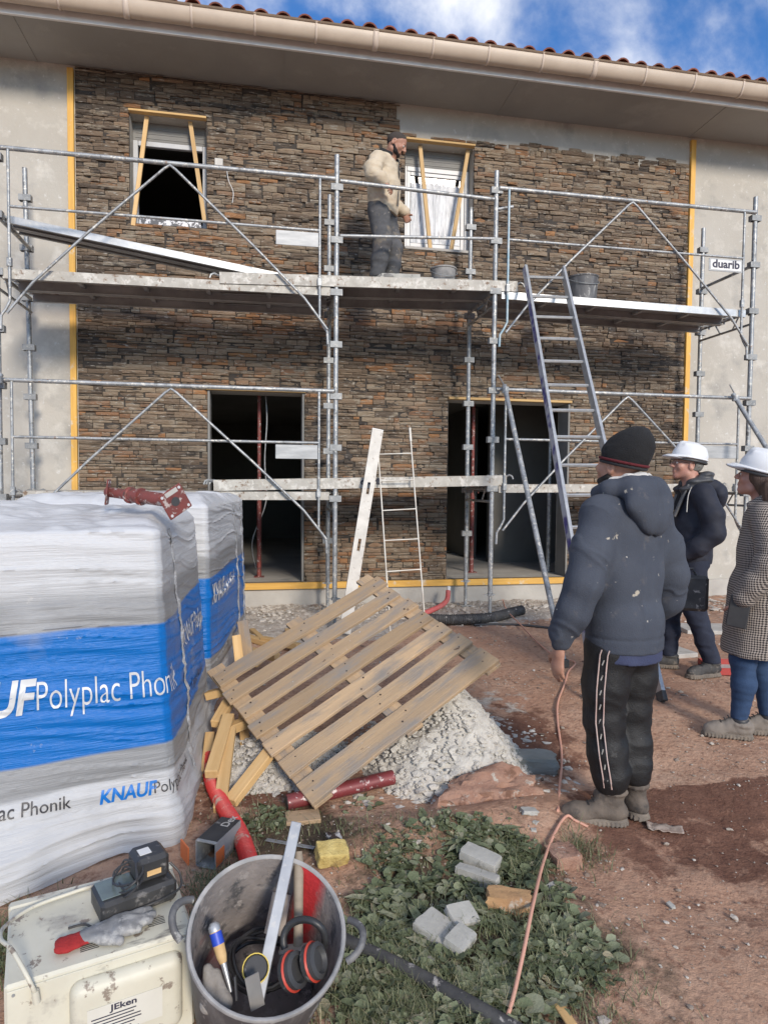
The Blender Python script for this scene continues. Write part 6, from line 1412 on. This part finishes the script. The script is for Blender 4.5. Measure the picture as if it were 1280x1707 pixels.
F = Field((-.24, -.36, 1.14), (.24, .1, 1.52), .0065); F.ell((0, -.16, 1.385), (.135, .075, .085), .05); F.ell((0, -.175, 1.32), (.085, .05, .07), .05); F.cap((-.12, -.02, 1.425), (-.06, -.13, 1.45), .036, .04, .03); F.cap((.12, -.02, 1.425), (.06, -.13, 1.45), .036, .04, .03); F.wob(wrk(.007, 13)); F.build('hood', NAVY, B_, M)
GRT = cloth('grey lapel', (.12, .12, .12), (.16, .155, .15)); 
for s_ in (-1, 1): MB().bar((s_*.105, .062, 1.45), (s_*.075, .150, 1.20), .05, .016, (0, 1, .2), .006).build('lapel', GRT, B_, M)
MB().tube(smoothpath([(-.130, .04, 1.44), (-.155, .075, 1.36), (-.165, .085, 1.24)]), .0042, 6).build('drawstring', SEDGE, B_, M, 60)
F = Field((-.10, .0, 1.22), (.10, .20, 1.46), .006); F.cap((0, .06, 1.28), (0, .05, 1.36), .075, .06, .02); F.build('black_sweater', cloth('black sweater', (.01, .01, .012), None), B_, M)
JN = cloth('dark indigo jeans', (.010, .014, .030), (.018, .024, .045), rough=.85, scale=9)
F = Field((-.26, -.28, .10), (.26, .28, .98), .0065); F.cap((-.05, 0, .88), (.05, 0, .88), .122, .122, .04)
for s_ in (-1, 1):
    kn = (V3(s_*.09, 0, .80)+ft[s_])/2+V3(0, .055, .03); F.chain([V3(s_*.085, 0, .82), kn, (kn+ft[s_])/2+V3(0, -.005, 0), ft[s_]+V3(0, 0, .015)], [.098, .078, .068, .062], .03)
F.wob(wrk(.004, 9, .003, 22, (1, 1, 1.4))); F.wob(lambda X, Y, Z: .014*np.abs(fbm(X*9+Z*6, Y*8-Z*6, Z*14, 2))-.004); F.half((0, 0, .105), (0, 0, -1)); F.build('jeans', JN, B_, M)
HK = mat('dark hiking shoe', (.03, .03, .032), (.075, .072, .068), .8, 0, 14, splat=((.16, .14, .12), 18, .62, .1), bump=.4, bscale=50)
boot('shoe', HK, SOLE, B_, M, (ft[-1][0], ft[-1][1], 0), (-.45, .9), .30, .048, .10); boot('shoe', HK, SOLE, B_, M, (ft[1][0], ft[1][1], 0), (.05, 1), .30, .048, .10)

# ================= woman in houndstooth coat
P0 = gp(1258, 1228); M = T(P0.x, P0.y, gz(P0.x, P0.y)+.002) @ Matrix.Rotation(R_(48), 4, 'Z')
C_ = thing('person', 'person with long brown hair in houndstooth coat and white helmet at right edge', 'person', None, None, M)
hc = V3(0, .03, 1.525); HR = rotm(R_(-8), R_(16), 0)
F = Field((-.34, -.30, -.02), (.34, .36, 1.70), .006); q = head_prims(F, hc, HR, .95, .012, .75); F.chain([V3(0, -.02, 1.30), V3(0, .0, 1.40), hc+V3(0, -.012, -.05)], [.06, .047, .048], .03)
F.chain([V3(0, 0, .88), V3(0, 0, 1.1), V3(0, -.015, 1.30)], [.10, .085, .09], .05)
for s_ in (-1, 1):
    wv = V3(s_*.245, .075, .83); F.chain([V3(s_*.145, -.01, 1.29), V3(s_*.235, -.04, 1.05), wv], [.042, .036, .024], .03); hand_prims(F, wv+V3(0, .01, -.02), (-s_*.1, .35, -.9), (-s_, 0, 0), (0, 1, .2), .8, .9)
fw = {-1: V3(-.08, .08, .10), 1: V3(.085, -.06, .10)}
for s_ in (-1, 1): F.chain([V3(s_*.085, 0, .88), (V3(s_*.085, 0, .88)+fw[s_])/2+V3(0, .02, 0), fw[s_]], [.068, .048, .035], .03)
F.build('body', SKIN2, C_, M); eyes(C_, M, hc, HR, .95)
HAIR = mat('long brown hair', (.055, .030, .020), (.10, .058, .038), .5, 0, 9, (7, 7, .6), bump=.8, bscale=30, bstretch=(6, 6, .4))
F = Field((-.22, -.26, 1.06), (.22, .16, 1.68), .006); F.ell(q(0, -.028, .012), (.088, .100, .092), .01, HR); F.chain([q(.0, -.085, -.02), V3(.0, -.10, 1.38), V3(.0, -.125, 1.26), V3(.01, -.13, 1.14)], [.078, .086, .082, .050], .04, ((1, 0, 0), 1.6))
for s_ in (-1, 1): F.chain([q(s_*.072, -.02, .01), V3(s_*.092, -.045, 1.43), V3(s_*.130, -.070, 1.32), V3(s_*.150, -.055, 1.17)], [.024, .045, .050, .022], .03)
F.ell(q(0, .085, -.02), (.062, .075, .10), .01, HR, True); F.wob(lambda X, Y, Z: .006*np.sin(X*95+Z*9+2*fbm(X*8, Y*8, Z*3, 2))); F.build('hair', HAIR, C_, M)
helmet(C_, M, hc+HR @ V3(0, -.005, -.005), HR)
def hound(N, K, nz, rngm, mixc, col, src):
    sp = N('ShaderNodeSeparateXYZ'); K(src, sp.inputs[0])
    def wave(a, b, f):
        m_ = N('ShaderNodeMath'); m_.operation = 'MULTIPLY_ADD'; m_.inputs[1].default_value = f; K(a, m_.inputs[0])
        m0 = N('ShaderNodeMath'); m0.operation = 'MULTIPLY'; m0.inputs[1].default_value = f*b[1]; K(b[0], m0.inputs[0]); K(m0.outputs[0], m_.inputs[2])
        s_ = N('ShaderNodeMath'); s_.operation = 'SINE'; K(m_.outputs[0], s_.inputs[0]); return s_.outputs[0]
    wz = wave(sp.outputs[2], (sp.outputs[0], .0), 480); wx = wave(sp.outputs[0], (sp.outputs[1], 1.0), 480)
    ml = N('ShaderNodeMath'); ml.operation = 'ADD'; K(wz, ml.inputs[0]); K(wx, ml.inputs[1])
    return mixc(rngm(ml.outputs[0], -.45, .45), (.030, .026, .026), (.36, .31, .27))
COAT = mat('houndstooth wool', (.2, .2, .2), None, .95, extra=hound, bump=.4, bscale=150)
F = Field((-.36, -.30, .44), (.36, .32, 1.48), .0065)
F.cap((0, .01, .50), (0, 0, .85), .205, .180, .04, ((0, 1, 0), .92)); F.cap((0, 0, .85), (0, -.01, 1.08), .176, .160, .05, ((0, 1, 0), .80)); F.cap((0, -.01, 1.08), (0, -.02, 1.25), .164, .155, .05, ((0, 1, 0), .78)); F.cap((-.125, -.02, 1.31), (.125, -.02, 1.31), .064, .064, .06); F.chain([V3(-.075, .05, 1.36), V3(-.08, -.03, 1.40), V3(0, -.075, 1.415), V3(.08, -.03, 1.40), V3(.075, .05, 1.36)], [.03, .034, .036, .034, .03], .02)
for s_ in (-1, 1): F.chain([V3(s_*.15, -.02, 1.30), V3(s_*.215, -.055, 1.15), V3(s_*.245, -.045, 1.03), V3(s_*.250, .02, .93), V3(s_*.246, .068, .850)], [.078, .076, .072, .066, .060], .03)
F.half((0, 0, .50), (0, 0, -1)); F.wob(wrk(.004, 7, .003, 18, (1, 1, 1.0))); F.wob(lambda X, Y, Z: .010*np.abs(fbm(X*8+Z*5, Y*8, Z*12, 2))-.003); F.build('coat', COAT, C_, M)
JB = cloth('blue skinny jeans', (.018, .045, .105), (.030, .065, .14), rough=.85, scale=10)
F = Field((-.24, -.20, .09), (.24, .24, .92), .006)
for s_ in (-1, 1):
    kn = (V3(s_*.085, 0, .80)+fw[s_])/2+V3(0, .03, .02); F.chain([V3(s_*.085, 0, .85), kn, (kn+fw[s_])/2+V3(0, -.012, .04), fw[s_]+V3(0, 0, .02)], [.095, .068, .064, .046], .03)
F.wob(lambda X, Y, Z: .0010*np.sin(Z*130+X*20+3*fbm(X*6, Y*6, Z*6, 2))*np.clip((.52-Z)/.1, 0, 1)+.004*fbm(X*12, Y*12, Z*18, 2)); F.half((0, 0, .115), (0, 0, -1)); F.build('jeans', JB, C_, M)
TAU = mat('taupe suede shoe', (.19, .165, .14), (.24, .21, .18), .95, 0, 10, bump=.3, bscale=70)
for s_, dd in ((-1, (-.25, 1)), (1, (-.35, .95))):
    o = boot('shoe', TAU, SOLE, C_, M, (fw[s_][0], fw[s_][1], 0), dd, .275, .046, .085); MB().lathe([(.048, .085), (.050, .11), (.046, .118)], 14, T(fw[s_][0], fw[s_][1]-.004, 0)).build('sock', DARK, C_, M, 60)
MB().box((-.015, -.03, .02), (.012, .075, .20), None, .006).build('black_folder', DARK, C_, M @ T(-.262, .085, .66) @ Matrix.Rotation(R_(8), 4, 'X'))
t = thing('laptop_bag', 'black flat bag held low between the two helmeted visitors', 'bag', None, None, M @ T(-.33, .34, .66)); Mb = M @ T(.03, .40, .80) @ Matrix.Rotation(R_(12), 4, 'Z')
MB().box((-.03, -.13, -.10), (.03, .13, .12), None, .018).build('pouch', BLACKR, t, Mb); MB().tube([Mb @ Vector((0, -.06, .115)), Mb @ Vector((0, -.04, .16)), Mb @ Vector((0, .04, .16)), Mb @ Vector((0, .06, .115))], .008, 6).build('handle', BLACKR, t, None, 60)

# ================= worker up on the scaffold
zd = 3.395+(.55+1.10)*(3.498-3.395)/2.945+.003; wy = .335; pX = onY(640, 380, wy).x
M = T(pX, wy, zd) @ Matrix.Rotation(R_(-124), 4, 'Z') @ Matrix.Diagonal((1.06, 1.06, .93, 1))
D_ = thing('person', 'person in cream fleece jacket standing on the upper deck with hand on rail', 'person', None, None, M)
hc = V3(.005, .125, 1.53); HR = rotm(R_(16), R_(-30), 0)
F = Field((-.46, -.34, -.02), (.46, .52, 1.70), .006); q = head_prims(F, hc, HR, 1.0, .012, .95); F.chain([V3(0, .0, 1.30), V3(0, .045, 1.41), hc+V3(0, -.025, -.05)], [.07, .060, .062], .03)
F.chain([V3(0, -.02, .88), V3(0, 0, 1.1), V3(0, .01, 1.31)], [.10, .10, .10], .05)
wRt = M.inverted() @ Vector((onY(647, 303, -.02).x, -.02, 4.365)); wRt = np.array(wRt); elR = V3(.285, .02, 1.08); 
wLt = V3(-.21, .13, .86); F.chain([V3(.165, .01, 1.31), elR, wRt+V3(-.03, -.05, .02)], [.05, .042, .028], .03); F.chain([V3(-.165, .01, 1.31), V3(-.27, -.03, 1.06), wLt], [.05, .042, .028], .03)
fdir = (wRt-elR); fdir /= np.linalg.norm(fdir); hand_prims(F, wRt+V3(-.03, -.05, .02), fdir+V3(0, 0, -.25), (0, 0, -1), (-1, .2, 0), 1.15); hand_prims(F, wLt, (.2, .5, -.85), (1, 0, 0), (0, 1, .3), .7)
fk = {-1: V3(-.10, .04, .09), 1: V3(.11, -.02, .09)}
for s_ in (-1, 1): F.chain([V3(s_*.09, -.02, .88), (V3(s_*.09, -.02, .88)+fk[s_])/2+V3(0, .05, 0), fk[s_]], [.07, .05, .038], .03)
F.build('body', SKIN, D_, M); eyes(D_, M, hc, HR)
F = Field((-.14, -.05, 1.44), (.14, .26, 1.70), .005); F.ell(q(0, -.016, .034), (.0785, .0975, .0885), .01, HR); F.half(q(0, .074, .07), HR[:, 1]); F.half(q(0, .02, .03), -HR[:, 2]+HR[:, 1]*.8); F.build('hair', mat('cropped dark hair', (.050, .040, .034), None, .9, bump=.6, bscale=180), D_, M)
F = Field((-.14, .0, 1.38), (.14, .28, 1.62), .005)
for s_ in (-1, 1): F.cap(q(s_*.060, -.0, -.04), q(s_*.046, .045, -.085), .016, .020, .01); F.cap(q(s_*.046, .045, -.085), q(0, .070, -.100), .021, .021, .01)
F.cap(q(-.022, .094, -.050), q(.022, .094, -.050), .007, .007, .006); F.wob(wrk(.003, 45)); F.build('beard', mat('black beard', (.014, .011, .010), None, .9, bump=.8, bscale=160), D_, M)
CRM = cloth('cream fleece jacket', (.50, .41, .29), (.58, .50, .38), scale=9, bump=.6, bscale=60, splat=((.30, .24, .17), 6, .66, .12))
F = Field((-.46, -.34, .76), (.46, .46, 1.50), .0065); F.cap((0, -.01, .88), (0, .0, 1.10), .180, .185, .03, ((0, 1, 0), .80)); F.cap((0, .0, 1.10), (0, .0, 1.27), .188, .175, .05, ((0, 1, 0), .76)); F.cap((-.145, .005, 1.32), (.145, .005, 1.32), .075, .075, .06); F.chain([V3(-.08, .08, 1.38), V3(-.09, .0, 1.41), V3(0, -.06, 1.42), V3(.09, .0, 1.41), V3(.08, .08, 1.38)], [.03, .036, .04, .036, .03], .02)
F.chain([V3(.17, .0, 1.315), V3(.255, -.01, 1.18), elR, (elR+wRt)/2+V3(0, -.01, .01), wRt+V3(-.035, -.06, .025)], [.082, .077, .072, .064, .052], .03); F.chain([V3(-.17, .0, 1.315), V3(-.25, -.03, 1.16), V3(-.275, -.02, 1.05), wLt+V3(0, 0, .03)], [.082, .077, .070, .054], .03)
F.wob(wrk(.007, 8, .004, 20, (1, 1, 1.5))); F.wob(lambda X, Y, Z: .011*np.abs(fbm(X*9+Z*6, Y*9, Z*14, 2))-.003); F.half((0, 0, .805), (0, -.12, -1)); F.build('jacket', CRM, D_, M)
MB().tube(smoothpath([(.0, .150, 1.36), (.0, .152, 1.22), (.005, .150, 1.05), (.01, .145, .86)]), .006, 6).build('zip', DARK, D_, M, 60)
F = Field((-.2, -.2, 1.28), (.2, .2, 1.54), .006); F.chain([V3(-.075, .09, 1.40), V3(-.09, .015, 1.43), V3(-.06, -.055, 1.45), V3(0, -.08, 1.455), V3(.06, -.055, 1.45), V3(.09, .015, 1.43), V3(.075, .09, 1.40)], [.026, .032, .036, .038, .036, .032, .026], .02); F.ell((0, -.11, 1.40), (.11, .055, .06), .04); F.wob(wrk(.006, 16)); F.build('black_hood', cloth('black hood', (.012, .012, .013), (.02, .02, .02)), D_, M)
GRY = cloth('plaster stained trousers', (.060, .063, .068), (.10, .10, .105), splat=[((.20, .17, .13), 6, .60, .12), ((.34, .31, .27), 18, .70, .05)])
F = Field((-.30, -.28, .06), (.30, .28, .98), .0065); F.cap((-.055, -.02, .85), (.055, -.02, .85), .122, .122, .04)
for s_ in (-1, 1):
    kn = (V3(s_*.09, -.02, .80)+fk[s_])/2+V3(0, .05, .02); F.chain([V3(s_*.085, -.02, .80), kn, (kn+fk[s_])/2, fk[s_]+V3(0, 0, .02)], [.106, .090, .080, .072], .03)
F.wob(wrk(.005, 8, .003, 20, (1, 1, 1.5))); F.wob(lambda X, Y, Z: .010*np.abs(fbm(X*10+Z*7, Y*9-Z*5, Z*15, 2))-.003); F.half((0, 0, .075), (0, 0, -1)); F.build('trousers', GRY, D_, M)
GB = mat('mortar grey boot', (.17, .165, .155), (.27, .26, .24), .9, 0, 12, bump=.4); boot('boot', GB, SOLE, D_, M, (fk[-1][0], fk[-1][1], 0), (-.3, 1), .29, .05, .12); boot('boot', GB, SOLE, D_, M, (fk[1][0], fk[1][1], 0), (.35, 1), .29, .05, .12)
